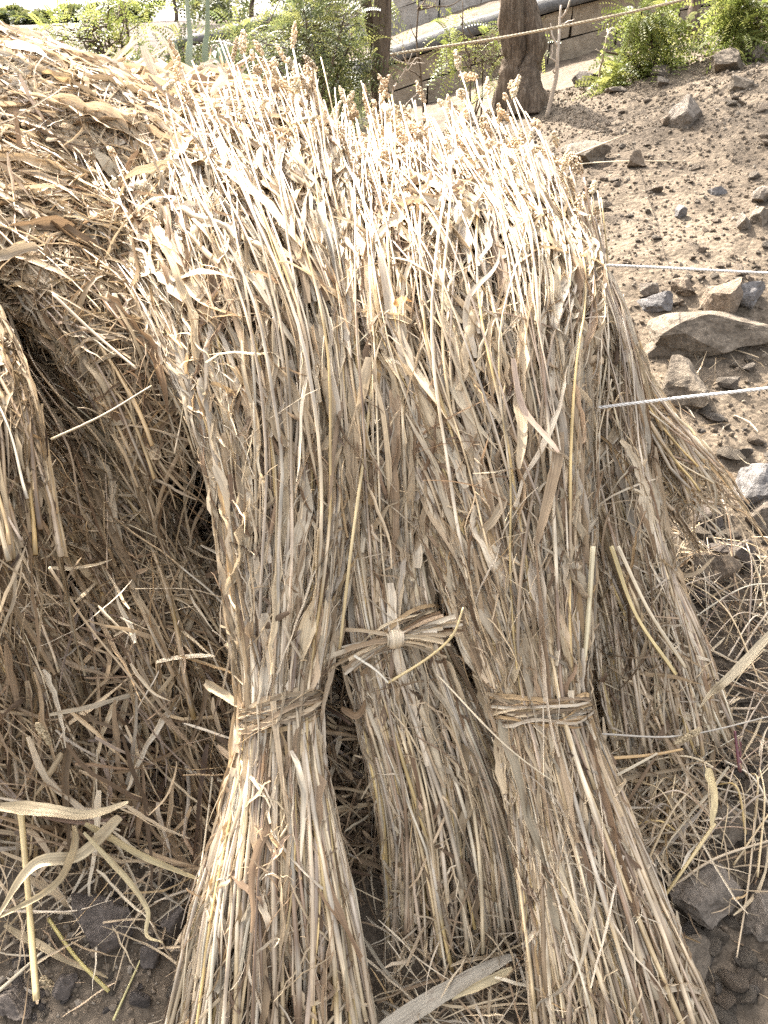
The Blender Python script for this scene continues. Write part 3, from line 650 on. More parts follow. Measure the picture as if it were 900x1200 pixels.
def rock(px, py, wpx, hpx, kind, label, seed, rot=None, group=None, cat='rock', tall=1.1, name='rock', sink=.36, cuts=15, rough=.06):
    g = hit(px, py); sc = scale_at(px, py, g[1])
    rng = np.random.default_rng(seed)
    v, f = rock_shape(seed, cuts=cuts, rough=rough)
    v = v / np.abs(v).max(0)
    sx = wpx * sc / 2; sz = hpx * sc / 2 * tall; sy = (sx + sz) * .5
    e = np.array(Euler(rot if rot else (rng.normal(0, .15), rng.normal(0, .12), rng.normal(0, .3))).to_matrix())
    v = (v * np.array([sx, sy, sz])) @ e.T
    me = mesh_from(name, v, [f], M_ROCK[kind], smooth=False)
    o = link(name, me, loc=(g[0], g[1] + sy * .1, g[2] + sz * (1 - 2 * sink) + .005))
    return tag(o, label, cat, group)
big = [
 (832, 405, 185, 72, 'brown', 'long flat brown boulder lying between the two white cords'),
 (798, 468, 70, 70, 'brown', 'squarish brown boulder just under the lower white cord beside the bent sheaf'),
 (838, 362, 62, 46, 'rust', 'tan angular rock resting on the back of the long flat boulder'),
 (872, 356, 46, 34, 'blue', 'pale bluish flat stone above the right end of the long boulder'),
 (770, 362, 46, 26, 'blue', 'dark slaty wedge of stone wedged left of the tan angular rock'),
 (760, 345, 30, 24, 'grey', 'round grey stone above the dark slaty wedge'),
 (801, 341, 30, 26, 'rust', 'small yellowish rounded stone above the dark slaty wedge'),
 (884, 585, 62, 95, 'blue', 'blue-grey slab leaning at the right edge below the cords'),
 (893, 618, 40, 50, 'grey', 'rounded grey stone at the foot of the blue-grey slab'),
 (830, 676, 62, 46, 'rust', 'rounded stone with a rusty face right of the slumped sheaf'),
 (822, 1062, 100, 44, 'grey', 'broad flat grey stone at the bottom right beside the fanned butts'),
 (893, 1085, 44, 62, 'grey', 'pale grey stone cut by the right edge near the bottom'),
 (810, 1130, 66, 50, 'brown', 'brown stone touching the lower butts of the widest sheaf'),
 (848, 975, 66, 34, 'brown', 'flat brown stone right of the purple stem'),
 (120, 1087, 84, 66, 'dark', 'large dark brown rock on the soil at the bottom left'),
 (122, 1118, 24, 28, 'rust', 'small rusty pebble in front of the large dark rock'),
 (183, 1122, 28, 36, 'dark', 'upright dark clod between the dark rock and the left sheaf butts'),
 (80, 1158, 36, 24, 'dark', 'low dark stone in the soil at the bottom left corner'),
 (15, 1185, 60, 40, 'dark', 'dark stone cut by the bottom left corner'),
 (205, 1085, 36, 40, 'dark', 'dark stone half under the left sheaf butts'),
 (806, 142, 50, 40, 'grey', 'big upright grey stone in the middle of the sunlit bank'),
 (783, 146, 26, 20, 'rust', 'pale tan stone tucked left of the big upright bank stone'),
 (775, 88, 30, 20, 'grey', 'pale capped stone at the top of the bank under the bright bush'),
 (776, 100, 24, 11, 'grey', 'thin pale slab lying just below the pale capped stone'),
 (853, 84, 52, 30, 'brown', 'big slanting brown stone on the crest at the upper right'),
 (862, 104, 36, 22, 'brown', 'brown blocky stone under the big slanting crest stone'),
 (888, 70, 40, 24, 'grey', 'dark grey stone on the crest at the right edge'),
 (720, 108, 30, 10, 'grey', 'thin flat grey slab lying on the crest left of the pale capped stone'),
 (688, 190, 62, 30, 'brown', 'low brown clod beside the straw wisps behind the sheaf heads'),
 (744, 195, 26, 24, 'rust', 'tan lump of earth at the end of the straw wisps'),
 (840, 228, 22, 14, 'blue', 'small bluish flat stone alone on the sunlit bank'),
 (796, 254, 16, 16, 'blue', 'small blue-grey stone below the lone bluish flat stone'),
 (893, 236, 26, 22, 'grey', 'grey stone cut by the right edge halfway down the bank'),
 (892, 258, 24, 28, 'brown', 'brown stone cut by the right edge below a grey one'),
 (872, 268, 18, 22, 'grey', 'small upright grey stone near the right edge of the bank'),
 (715, 95, 44, 30, 'dark', 'dark clod of earth against the foot of the terrace wall'),
 (682, 102, 26, 22, 'dark', 'dark rounded stone next to the big tree trunk'),
 (830, 615, 36, 34, 'dark', 'dark stone in the shade beneath the butts of the bent sheaf'),
 (845, 648, 40, 24, 'dark', 'low dark stone just above the rusty faced stone'),
 (868, 660, 40, 36, 'dark', 'dark wedge of stone left of the rounded grey stone'),
]
for n_, (px, py, w, h, kd, lab) in enumerate(big): rock(px, py, w, h, kd, lab, 300 + n_, cuts=9 if w > 150 else 15, rough=.09 if w > 90 else .07, tall=.8 if w > 150 else 1.1)
# smaller stones: several shapes, copied
protos = []
for s in range(10):
    v, f = rock_shape(700 + s, 2, 11, .06); v = v / np.abs(v).max(0)
    protos.append([mesh_from('stone', v * np.array([1, .85, .65]), [f], M_ROCK[kd], smooth=False) for kd in ('brown', 'grey', 'rust', 'dark')])
rng = np.random.default_rng(61)
zones = [((690, 900), (110, 330), 95, 'small stone on the sunlit soil bank above the white cords', (2, 0, 2), (4, 13)),
         ((745, 900), (320, 560), 50, 'small stone in the rubble around the boulders by the white cords', (0, 1, 2, 0), (7, 20)),
         ((770, 900), (590, 880), 100, 'small stone in the shaded rubble right of the slumped sheaf', (0, 2, 0, 3), (9, 26)),
         ((770, 900), (880, 1195), 110, 'small stone in the rubble at the bottom right corner', (0, 2, 0, 1), (9, 30)),
         ((10, 240), (1030, 1195), 45, 'small dark stone in the soil at the bottom left', (3, 3, 0), (6, 18))]
for (xa, xb), (ya, yb), n, lab, kinds, (s0, s1) in zones:
    for q in range(n):
        px, py = rng.uniform(xa, xb), rng.uniform(ya, yb); g = hit(px, py); sc = scale_at(px, py, g[1])
        r = rng.uniform(s0, s1) * sc * .5 * (.7 + rng.random() ** 2)
        o = link('stone', protos[rng.integers(10)][kinds[rng.integers(len(kinds))]], loc=(g[0], g[1], g[2] + r * .15))
        o.scale = (r * rng.uniform(.8, 1.4), r * rng.uniform(.8, 1.3), r * rng.uniform(.7, 1.1)); o.rotation_euler = (rng.normal(0, .3), rng.normal(0, .3), rng.random() * 6)
        tag(o, lab, 'stone', lab.replace('small stone', 'small stones').replace('small dark stone', 'small dark stones'))
# gravel
rng = np.random.default_rng(62); n = 16000
gxx = np.concatenate([rng.uniform(.3, 3.2, n), rng.uniform(-.9, .5, n // 4)]); gyy = np.concatenate([rng.uniform(.5, 5.6, n), rng.uniform(.5, 1.1, n // 4)])
rr = .0025 + .010 * rng.random(len(gxx)) ** 4 + .001 * gyy
v1, f1 = rock_shape(5, 1, 5, .1)
rot = rng.standard_normal((len(gxx), 3, 3)); rot = np.linalg.qr(rot)[0]
VV = np.einsum('kd,nde->nke', v1 * np.array([1, .85, .7]), rot) * rr[:, None, None] + np.stack([gxx, gyy, ground(gxx, gyy) + rr * .2], -1)[:, None]
FF = (f1[None] + (np.arange(len(gxx)) * len(v1))[:, None, None]).reshape(-1, 3)
gc = np.array([[.13, .102, .074], [.165, .13, .095], [.125, .10, .075], [.15, .118, .085], [.21, .175, .135]])[rng.integers(0, 5, len(gxx))]
M_GRAV = fibre_mat('gravel', 0, .9, .1, (300, 300), .7, 1.2, .2)
tag(link('gravel', mesh_from('gravel', VV, [FF], M_GRAV, rng.random((len(gxx) * len(v1), 2)) * 5, np.repeat(gc[:, None], len(v1), 1), smooth=False)), 'loose gravel and crumbs of earth over the bank', 'gravel', kind='stuff')

# ------------------------------------------------------------------ loose stalks and leaves (things)
def path_pts(pix, n=24):
    """smooth curve through (px,py,Y) points; Y None = lying on the ground"""
    Q = []
    for p in pix:
        if p[2] is None:
            g = hit(p[0], p[1]); Q.append(g + np.array([0, 0, p[3] if len(p) > 3 else .008]))
        else: Q.append(at(*p[:3]))
    Q = np.array(Q)
    if len(Q) == 2: Q = np.stack([Q[0], (Q[0] * 2 + Q[1]) / 3, (Q[0] + 2 * Q[1]) / 3, Q[1]])
    Q = np.concatenate([[2 * Q[0] - Q[1]], Q, [2 * Q[-1] - Q[-2]]]); m = len(Q) - 3
    out = []
    for t in np.linspace(0, m - 1e-6, n):
        i = int(t); f = t - i; p0, p1, p2, p3 = Q[i:i + 4]
        out.append(.5 * (2 * p1 + (p2 - p0) * f + (2 * p0 - 5 * p1 + 4 * p2 - p3) * f * f + (3 * p1 - p0 - 3 * p2 + p3) * f ** 3))
    return np.array(out)
def loose_stalk(pix, r, label, col, seed, group=None, taper=.4):
    rng = np.random.default_rng(seed); P = path_pts(pix)[None]; K = P.shape[1]
    L = np.linalg.norm(np.diff(P[0], axis=0), axis=1).sum()
    c, rm = stalk_cols(1, K, rng, L); base = np.array(col); c = np.where(rm[..., None] > 1.12, base * .85, base)[...] * np.ones((1, K, 1))
    B = tubes(P, r * rm * (1 - taper * np.linspace(0, 1, K))[None], c, 7, rng)
    o = P[0, 0]; return tag(link('loose_stalk', B.mesh([0], 'loose_stalk', M_STALK, o), loc=o), label, 'straw stalk', group)
def loose_leaf(pix, w, label, col, seed, twist=1.0, group=None, n=44, up=(.1, -.6, .8), fold=.35):
    rng = np.random.default_rng(seed); P = path_pts(pix, n)[None]; K = n; t = np.linspace(0, 1, K)[None]
    D = nrm(np.gradient(P, axis=1)); W = nrm(np.cross(D, np.array(up))); Nv = np.cross(W, D)
    th = (rng.normal(0, .3) + twist * (t - .3) * rng.choice([-1, 1]) + .2 * smooth_rand(1, K, rng, 1.5))[..., None]
    W2 = W * np.cos(th) + Nv * np.sin(th)
    wp = w * np.minimum(.5 + 3 * t, 1) * np.clip(1.01 - t, 0, 1) ** .4 * (1 + .08 * smooth_rand(1, K, rng, 2))
    c = .82 * np.array(col)[None, None] * (1 + .10 * smooth_rand(1, K, rng, 4))[..., None]
    P = P + .0009 * np.stack([smooth_rand(1, K, rng, 3) for _ in range(3)], -1)
    B = ribbons(P, W2, np.cross(W2, D), np.maximum(wp, .0008), np.clip(c, .03, .8), fold + .3 * smooth_rand(1, K, rng, 2), rng, .03)
    o = P[0, 0]; return tag(link('loose_leaf', B.mesh([0], 'loose_leaf', M_LEAF, o), loc=o), label, 'dry leaf', group)
YEL = (.54, .415, .21); PAL = (.56, .46, .31); TAN = (.48, .37, .24); BRN = (.33, .235, .15); GRY = (.42, .37, .30)
loose_stalk([(24, 945, .92), (34, 1060, .80), (43, 1172, .68)], .0055, 'yellow cut stalk hanging upright over the soil at the bottom left', YEL, 401, taper=.1)
loose_stalk([(60, 1085, None, .02), (92, 1130, None, .02), (130, 1168, None, .015)], 0.0033, 'short olive yellow stalk leaning on the soil by the large dark rock', (.42, .34, .12), 402, taper=.1)
loose_stalk([(134, 1200, None), (174, 1110, None, .01)], 0.0023, 'thin straight straw on the soil left of the left sheaf butts', (.42, .36, .16), 403)
loose_stalk([(0, 1172, None, .02), (64, 1118, None, .03)], 0.0035, 'pale stalk entering low from the left edge near the bottom', PAL, 404)
loose_stalk([(60, 515, 1.22), (120, 487, 1.25), (178, 452, 1.30)], 0.0023, 'slender bent stalk lying across the dark gap left of the tall sheaf', (.36, .28, .17), 405)
loose_stalk([(62, 345, 1.45), (110, 390, 1.40), (160, 432, 1.34)], 0.0027, 'stalk slanting down over the dark gap at the upper left', TAN, 406, taper=.15)
loose_stalk([(58, 665, 1.04), (105, 735, 1.06), (150, 790, 1.06), (205, 860, 1.04)], 0.0025, 'long straight straw slanting down across the shaded stack', TAN, 407)
loose_stalk([(250, 905, .98), (238, 1000, .86), (222, 1090, .74), (212, 1190, .66)], 0.0020, 'thin upright straw standing just left of the left sheaf butts', PAL, 408)
loose_stalk([(442, 395, 1.36), (428, 520, 1.22), (412, 640, 1.10), (398, 760, 1.03)], 0.0033, 'long golden stalk standing in front between the left and knotted sheaves', (.58, .45, .24), 409, taper=.3)
loose_stalk([(695, 640, 1.12), (688, 740, 1.04), (676, 850, .95)], 0.0041, 'pale thick stalk laid along the right side of the widest sheaf', (.64, .54, .34), 410, taper=.2)
loose_stalk([(716, 640, 1.18), (745, 720, 1.11), (792, 790, 1.06)], 0.0039, 'bright yellow stalk on the front of the slumped sheaf', (.64, .50, .24), 411, taper=.2)
loose_stalk([(724, 640, 1.17), (760, 715, 1.10), (803, 782, 1.06)], 0.0036, 'second bright stalk lying close right of the yellow one on the slumped sheaf', PAL, 412, taper=.2)
loose_stalk([(455, 800, 1.0), (500, 772, 1.0), (530, 745, 1.0), (543, 712, 1.02)], 0.0027, 'bent yellow straw curving under the big knot', YEL, 413)
loose_stalk([(415, 768, 1.02), (440, 785, 1.0), (455, 800, .99)], 0.0027, 'short white straw below and left of the big knot', (.7, .62, .48), 414)
loose_stalk([(512, 790, 1.0), (600, 880, .88), (700, 950, .86)], 0.0016, 'thin straw running diagonally across the front of the widest sheaf', PAL, 415)
loose_stalk([(838, 965, .92), (800, 1020, .86), (775, 1055, .84)], 0.0031, 'yellow broken stalk under the torn pale leaf at the right', YEL, 416, taper=.1)
loose_stalk([(770, 1060, None, .02), (830, 1020, None, .03), (905, 995, None, .03)], 0.0033, 'curved straw arching over the flat grey stone at the bottom right', TAN, 417)
loose_stalk([(690, 890, .97), (760, 885, 1.0), (800, 878, 1.02)], 0.0035, 'orange brown stalk lying level under the slumped sheaf', (.46, .29, .12), 418)
loose_stalk([(690, 925, .94), (735, 902, .97), (770, 883, 1.0)], 0.0031, 'bent straw just under the orange brown stalk', PAL, 419)
loose_stalk([(862, 880, None, .03), (856, 935, None, .08), (845, 905, None, .12)], 0.0043, 'dark purple stem standing in the straw beside the brown stones', (.12, .035, .04), 420)
loose_stalk([(700, 860, 1.0), (800, 862, 1.06), (905, 857, None, .05)], 0.0019, 'level grey straw crossing from the slumped sheaf to the right edge', GRY, 421)
loose_stalk([(880, 960, None, .04), (872, 1050, None, .03), (860, 1130, None, .02)], 0.0023, 'upright bent straw near the right edge over the stones', TAN, 422)
loose_stalk([(640, 195, 2.2), (690, 175, 2.6), (735, 165, None, .03)], 0.0031, 'straw wisp pointing up the bank behind the sheaf heads', TAN, 423)
loose_stalk([(660, 205, None, .04), (720, 198, None, .03), (800, 195, None, .02)], 0.0031, 'pale straight straw lying level on the sunlit bank', PAL, 424)
loose_stalk([(105, 85, 2.25), (165, 115, 2.1), (230, 150, 1.95), (310, 205, 1.75)], 0.0031, 'long stalk slanting over the sunny leaf heap at the top left', TAN, 425)
loose_stalk([(0, 205, 1.95), (60, 235, 1.8), (130, 280, 1.66)], 0.0035, 'bleached stalk sloping down from the left edge across the shaded top', (.42, .36, .28), 426)
loose_leaf([(0, 945, .90), (60, 950, .87), (110, 955, .86), (150, 940, .87)], .0125, 'wide pale leaf lying level over the matted sheaf at bottom left', (.54, .43, .27), 431, .5)
loose_leaf([(140, 958, .87), (95, 1000, .83), (40, 1015, .80), (-5, 1080, .76)], .014, 'broad curling leaf sweeping down to the left edge near the bottom', (.56, .46, .30), 432, 1.4)
loose_leaf([(84, 968, .86), (86, 1000, .82), (60, 1040, .79), (0, 1075, .75)], .009, 'narrow folded leaf hanging below the wide pale leaf', (.48, .38, .23), 433, 1.)
loose_leaf([(100, 965, .87), (165, 1000, .84), (232, 1030, .82)], .0095, 'long straw coloured leaf pointing right towards the left sheaf butts', (.58, .48, .28), 434, .5)
loose_leaf([(98, 975, .85), (150, 1030, .79), (172, 1065, .76), (172, 1095, .73), (190, 1105, .72)], .0055, 'thin kinked leaf dangling over the large dark rock', (.56, .46, .27), 435, .9)
loose_leaf([(10, 1095, None, .03), (70, 1130, None, .03), (128, 1150, None, .01)], .007, 'dry leaf lying on the soil under the large dark rock', (.46, .36, .22), 436, .5)
loose_leaf([(40, 1050, None, .06), (75, 1068, None, .05), (90, 1076, None, .03)], .008, 'short curled leaf beside the yellow cut stalk', (.42, .32, .2), 437, .8)
loose_leaf([(412, 1235, .62, .01), (500, 1175, .70), (560, 1140, .74), (604, 1120, .77)], .0175, 'broad flat grey-tan leaf lying on the soil between the front butts', (.46, .40, .31), 438, .25, fold=.12)
loose_leaf([(600, 1135, .75), (560, 1155, .72), (530, 1172, .70)], .008, 'frayed pale strip beside the broad flat leaf at the bottom', (.60, .49, .30), 439, .9)
loose_leaf([(830, 900, .98), (836, 935, .92), (834, 968, .88)], .009, 'torn pale leaf standing on end beside the purple stem', (.62, .50, .28), 440, .5)
loose_leaf([(905, 770, None, .12), (860, 790, 1.12), (835, 812, 1.10), (820, 830, 1.08)], .010, 'twisted pale leaf arching in from the right edge over the rubble', (.52, .43, .29), 441, 1.2)
loose_leaf([(775, 655, 1.30), (790, 672, 1.32), (815, 672, 1.32), (838, 652, 1.34)], .0065, 'curved brown leaf hooking over the rusty faced stone', (.40, .31, .2), 442, .9)
loose_leaf([(340, 880, .89), (355, 930, .84), (352, 1010, .77)], .0075, 'white strip of leaf hanging down the left sheaf butts', (.62, .54, .42), 443, .6)
loose_leaf([(400, 830, 1.0), (420, 838, .99), (428, 820, 1.0)], .0075, 'small brown curled leaf right of the left band', (.32, .21, .12), 444, .8)
loose_leaf([(240, 800, 1.02), (265, 815, .99), (290, 835, .96)], .010, 'flared leaf sticking out from the left end of the left band', (.46, .36, .23), 445, .5)
loose_leaf([(600, 420, 1.28), (612, 480, 1.20), (655, 530, 1.14)], .011, 'folded pinkish tan leaf on the chest of the widest sheaf', (.50, .38, .29), 446, .9)
loose_leaf([(605, 455, 1.26), (612, 500, 1.19), (608, 550, 1.14)], .012, 'upright pale leaf crossing the folded pinkish one', (.54, .43, .29), 447, .5)
loose_leaf([(655, 500, 1.24), (648, 560, 1.16), (628, 640, 1.08)], .014, 'wide brown leaf hanging at the right shoulder of the widest sheaf', (.44, .32, .2), 448, .5)
loose_leaf([(402, 370, 1.50), (396, 420, 1.42), (386, 480, 1.34)], .012, 'silvery grey leaf hanging between the left and knotted sheaves', (.46, .44, .40), 449, .3)
loose_leaf([(248, 110, 2.0), (262, 88, 2.02), (255, 72, 2.02), (240, 78, 2.02)], .012, 'big curled white leaf hooked above the left seed heads', (.62, .54, .42), 450, .8)
loose_leaf([(215, 95, 2.1), (205, 70, 2.12), (190, 42, 2.14)], .008, 'thin white leaf tip pointing up beside the spiky plant', (.6, .52, .4), 451, .8)
loose_leaf([(95, 200, 1.95), (102, 250, 1.86), (106, 290, 1.8)], .014, 'tall pale folded leaf standing on the left of the stack', (.56, .46, .33), 452, .6)
loose_leaf([(200, 235, 1.72), (204, 285, 1.62), (212, 300, 1.6)], .012, 'pale leaf drooping from the left seed heads', (.56, .46, .33), 453, .6)
loose_leaf([(462, 358, 1.36), (472, 350, 1.36), (482, 354, 1.36)], .0085, 'small orange brown leaf caught on the widest sheaf', (.45, .22, .07), 454, .4)
# heads lying loose
def loose_head(px, py, Y, dpx, dpy, ln, wd, label, seed):
    rng = np.random.default_rng(seed)
    p = hit(px, py) + np.array([0, 0, .01]) if Y is None else at(px, py, Y)
    q = at(px + dpx, py + dpy, p[1] - (.02 if dpy > 0 else -.02)); d = nrm(q - p)
    B = heads_batch(p[None], d[None], np.array([ln]), np.array([wd]), np.array([[.46, .36, .22]]), rng, 240, .0021)
    return tag(link('seed_head', B.mesh([0], 'seed_head', M_HEAD, p), loc=p), label, 'seed head')
loose_head(50, 1150, None, 30, 24, .040, .007, 'grey seed head lying on the soil at the foot of the yellow cut stalk', 461)
loose_head(44, 848, 1.0, 18, 30, .045, .006, 'pale seed head hanging in the shaded straw at the left', 462)
loose_head(541, 700, 1.1, 4, 55, .07, .008, 'tan seed head hanging right of the big knot', 463)
loose_head(820, 855, 1.06, -25, 14, .06, .006, 'thin seed head lying on the butts of the slumped sheaf', 464)
loose_head(858, 925, None, 12, 28, .045, .005, 'thin seed head on the stones right of the purple stem', 465)
# many thin straws strewn over the rubble on the right and in the left tangle
rng = np.random.default_rng(66)
for q in range(90):
    px, py = rng.uniform(760, 900), rng.uniform(640, 1000); a = rng.normal(.9, .6); l = rng.uniform(30, 75)
    dx, dy = math.cos(a) * l * rng.choice([-1, 1]), math.sin(a) * l
    loose_stalk([(px - dx, py + dy, None, .01 + .02 * rng.random()), (px, py, None, .04 + .06 * rng.random()), (px + dx, py - dy * .8, None, .02 + .05 * rng.random())], rng.uniform(.0011, .0026),
        'thin dry straw strewn over the rubble right of the slumped sheaf', pick(P_STALK, W_STALK, 1, rng)[0], 500 + q, 'thin straws strewn over the rubble')
def surface_straw(sp, q, seed):
    rng = np.random.default_rng(seed); K = 20; t = np.linspace(0, 1, K)
    L = rng.uniform(.12, .34) / sp.L; s0 = rng.uniform(.02, .6); u0 = rng.uniform(-.8, .8); du = rng.normal(0, 1.1)
    ss = s0 + L * t; u = u0 + du * (t - .5); v = 1.03 + .12 * np.abs(t - .5) + rng.uniform(0, .08) - .4 * u * u
    return sp.pt(ss, u, v) + .002 * np.stack([smooth_rand(1, K, rng, 2)[0] for _ in range(3)], -1)
for q in range(30):
    spq = (shL3, shL5, shL1, shL2)[q % 4][1]; P = surface_straw(spq, q, 560 + q)[None]; K = P.shape[1]
    c, rm = stalk_cols(1, K, rng, .25)
    B = tubes(P, rng.uniform(.0012, .0026) * rm * np.linspace(1, .5, K)[None], c, 6, rng); o = P[0, 0]
    tag(link('loose_stalk', B.mesh([0], 'loose_stalk', M_STALK, o), loc=o), 'thin straw lying loose on the shaded left face of the stack', 'straw stalk', 'thin straws on the shaded stack face')

# ------------------------------------------------------------------ cords
def cord(pix, r, label, mat, strands=3, name='cord', n=160):
    P = path_pts(pix, n); K = len(P)
    T = nrm(np.gradient(P, axis=0)); n1 = nrm(np.cross(T, [0, 0, 1])); n2 = np.cross(T, n1)
    L = np.concatenate([[0], np.cumsum(np.linalg.norm(np.diff(P, axis=0), axis=1))])
    S = []
    for k in range(strands):
        a = L / (r * 9) * 2 * np.pi + k * 2 * np.pi / strands
        S.append(P + .55 * r * (np.cos(a)[:, None] * n1 + np.sin(a)[:, None] * n2))
    B = tubes(np.array(S), np.full((strands, K), r * .62), np.full((strands, K, 3), .5), 6)
    return tag(link(name, B.mesh(np.arange(strands), name, mat)), label, 'cord')
cord([(600, 300, 1.66), (655, 308, 1.66), (760, 313, 1.68), (900, 320, 1.70), (1150, 330, 1.75)], .0026, 'upper white cord stretched right from the sheaves across the sunlit bank', M_CORD, n=420)
cord([(620, 486, 1.48), (682, 480, 1.42), (790, 467, 1.42), (900, 455, 1.42), (1150, 425, 1.45)], .0030, 'lower white cord stretched right across the squarish boulder', M_CORD, n=420)
cord([(380, 78, 4.6), (470, 62, 4.6), (600, 42, 4.65), (740, 14, 4.7), (860, -15, 4.8)], .0065, 'tan twine strung between the trunks in front of the terrace wall', M_TWINE, n=300)

# ------------------------------------------------------------------ terrace walls
def box_faces(): return np.array([[0, 1, 2, 3], [7, 6, 5, 4], [0, 4, 5, 1], [1, 5, 6, 2], [2, 6, 7, 3], [3, 7, 4, 0]])
def stone_wall(x0, x1, y, th, zbase, ztop, seed, label, courses=2, cope=.09, mat=M_STONEW):
    rng = np.random.default_rng(seed); Vs, n = [], 0
    def box(xa, xb, ya, yb, za0, za1, zb0, zb1, j=.0):
        v = np.array([[xa, ya, za0], [xb, ya, za1], [xb, yb, za1], [xa, yb, za0], [xa, ya, zb0], [xb, ya, zb1], [xb, yb, zb1], [xa, yb, zb0]], float)
        return v + rng.normal(0, j, v.shape)
    for k in range(courses):
        x = x0
        while x < x1:
            w = rng.uniform(.35, .62)
            f = lambda xx, t: zbase(xx) + (ztop(xx) - zbase(xx)) * t
            a, b = k / courses, (k + 1) / courses
            Vs.append(box(x + .006, x + w - .006, y + rng.normal(0, .012), y + th, f(x, a) + .006, f(x + w, a) + .006, f(x, b) - .006, f(x + w, b) - .006, .007)); x += w
    V = np.array(Vs); F = (box_faces()[None] + (np.arange(len(V)) * 8)[:, None, None]).reshape(-1, 4)
    root = empty('terrace_wall', (x0, y, float(zbase(x0)))); o = np.array(root.location)
    tag(root, label, 'wall')
    me = mesh_from('stonework', V - o, [F[:, ::-1]], mat, smooth=False); link('stonework', me, root)
    mort = np.array(box(x0, x1, y + .025, y + th - .01, zbase(x0) - .2, zbase(x1) - .2, ztop(x0) - .01, ztop(x1) - .01))
    link('mortar', mesh_from('mortar', mort - o, [box_faces()[:, ::-1]], M_CONC, smooth=False), root)
    # rounded concrete coping
    K = 60; xx = np.linspace(x0, x1, K); prof = np.array([[-.05, 0], [-.06, .45], [-.02, .85], [.06, 1.0], [th * .6, 1.0], [th + .03, .5], [th + .03, 0]])
    Vc = np.array([[[x, y + p[0] + .02 * vnoise(np.array(x * 2.), np.array(p[1] * 3), 4), ztop(x) + .003 + p[1] * cope * (1 + .25 * vnoise(np.array(x * 1.7), np.array(1.), 8))] for p in prof] for x in xx])
    m = len(prof); i, j = np.meshgrid(np.arange(K - 1), np.arange(m), indexing='ij')
    Fc = np.stack([i * m + j, i * m + (j + 1) % m, (i + 1) * m + (j + 1) % m, (i + 1) * m + j], -1).reshape(-1, 4)
    link('coping', mesh_from('coping', Vc - o, [Fc], M_CONC), root)
gb = lambda y: (lambda x: float(ground(x, y, False)))
b0, b1 = gb(7.7), gb(10.9)
stone_wall(-2.6, 7.5, 7.75, .3, lambda x: b0(x) - .05, lambda x: b0(x) + .38, 71, 'lower terrace wall of tan stone blocks under a rounded grey coping', 2, .12)
stone_wall(-2.6, 9.5, 10.95, .3, lambda x: b1(x) - .05, lambda x: b1(x) + .55, 72, 'upper terrace wall of pale plastered blocks behind the stony strip', 2, .1, M_PLASTER)

# ------------------------------------------------------------------ trees and bushes
def tube_path(P, r0, r1, K=14, wob=.02, rng=R0):
    P = np.asarray(P, float); t = np.linspace(0, len(P) - 1.0001, K); i = t.astype(int); f = (t - i)[:, None]
    Q = np.concatenate([[2 * P[0] - P[1]], P, [2 * P[-1] - P[-2]]])
    p0, p1, p2, p3 = Q[i], Q[i + 1], Q[i + 2], Q[i + 3]
    out = .5 * (2 * p1 + (p2 - p0) * f + (2 * p0 - 5 * p1 + 4 * p2 - p3) * f * f + (3 * p1 - p0 - 3 * p2 + p3) * f ** 3)
    out = out + wob * np.stack([smooth_rand(1, K, rng, 4)[0] for _ in range(3)], -1)
    return out, np.linspace(r0, r1, K)
GREENS = np.array([[.12, .135, .045], [.16, .17, .055], [.09, .11, .045], [.20, .20, .07], [.075, .09, .04]])
def fronds(n, centre, size, rng, pairs=9, ln=(.10, .2), leaf=(.011, .0035), greens=GREENS, droop=.35, shell=.5):
    """pinnate sprays spread through an uneven crown volume"""
    k = 9
    cl = rng.standard_normal((k, 3)) * np.array(size) * .55; cr = rng.uniform(.25, .5, k)
    w = rng.integers(0, k, n)
    off = nrm(rng.standard_normal((n, 3))) * (rng.random(n) ** shell)[:, None]
    p = np.array(centre) + cl[w] + off * cr[w][:, None] * np.array(size)
    d = nrm(off + .5 * rng.standard_normal((n, 3)) + np.array([0, 0, -.1]))
    L = rng.uniform(*ln, n); sd = nrm(np.cross(d, rng.standard_normal((n, 3)) * .5 + np.array([0, 0, 1])))
    t = (np.arange(pairs) + .6) / pairs
    q = p[:, None] + d[:, None] * (L[:, None] * t)[..., None]; q[..., 2] -= droop * (L[:, None] * t ** 2)
    V = []
    for s in (-1, 1):
        ax = nrm(sd * s + .35 * d)[:, None]; nn = np.cross(ax, d[:, None]); br = nrm(np.cross(nn, ax))
        ll = leaf[0] * (1.1 - .5 * np.abs(t - .4))[None, :, None] * rng.uniform(.8, 1.4, (n, 1, 1)); ww = leaf[1] * rng.uniform(.8, 1.3, (n, 1, 1))
        dr = np.array([0, 0, -.15]) * ll
        V.append(np.stack([q, q + ax * ll * .5 + br * ww, q + ax * ll + dr, q + ax * ll * .5 - br * ww], 2))
    V = np.stack(V, 2).reshape(n, -1, 3); m = V.shape[1]
    F = np.arange(m).reshape(-1, 4)
    c = greens[rng.integers(0, len(greens), n)] * rng.uniform(.7, 1.35, (n, 1)); col = np.repeat(c[:, None], m, 1)
    return Batch(V, [F], rng.random((n, m, 2)) * .02 + rng.random((n, 1, 2)) * 9, col), p
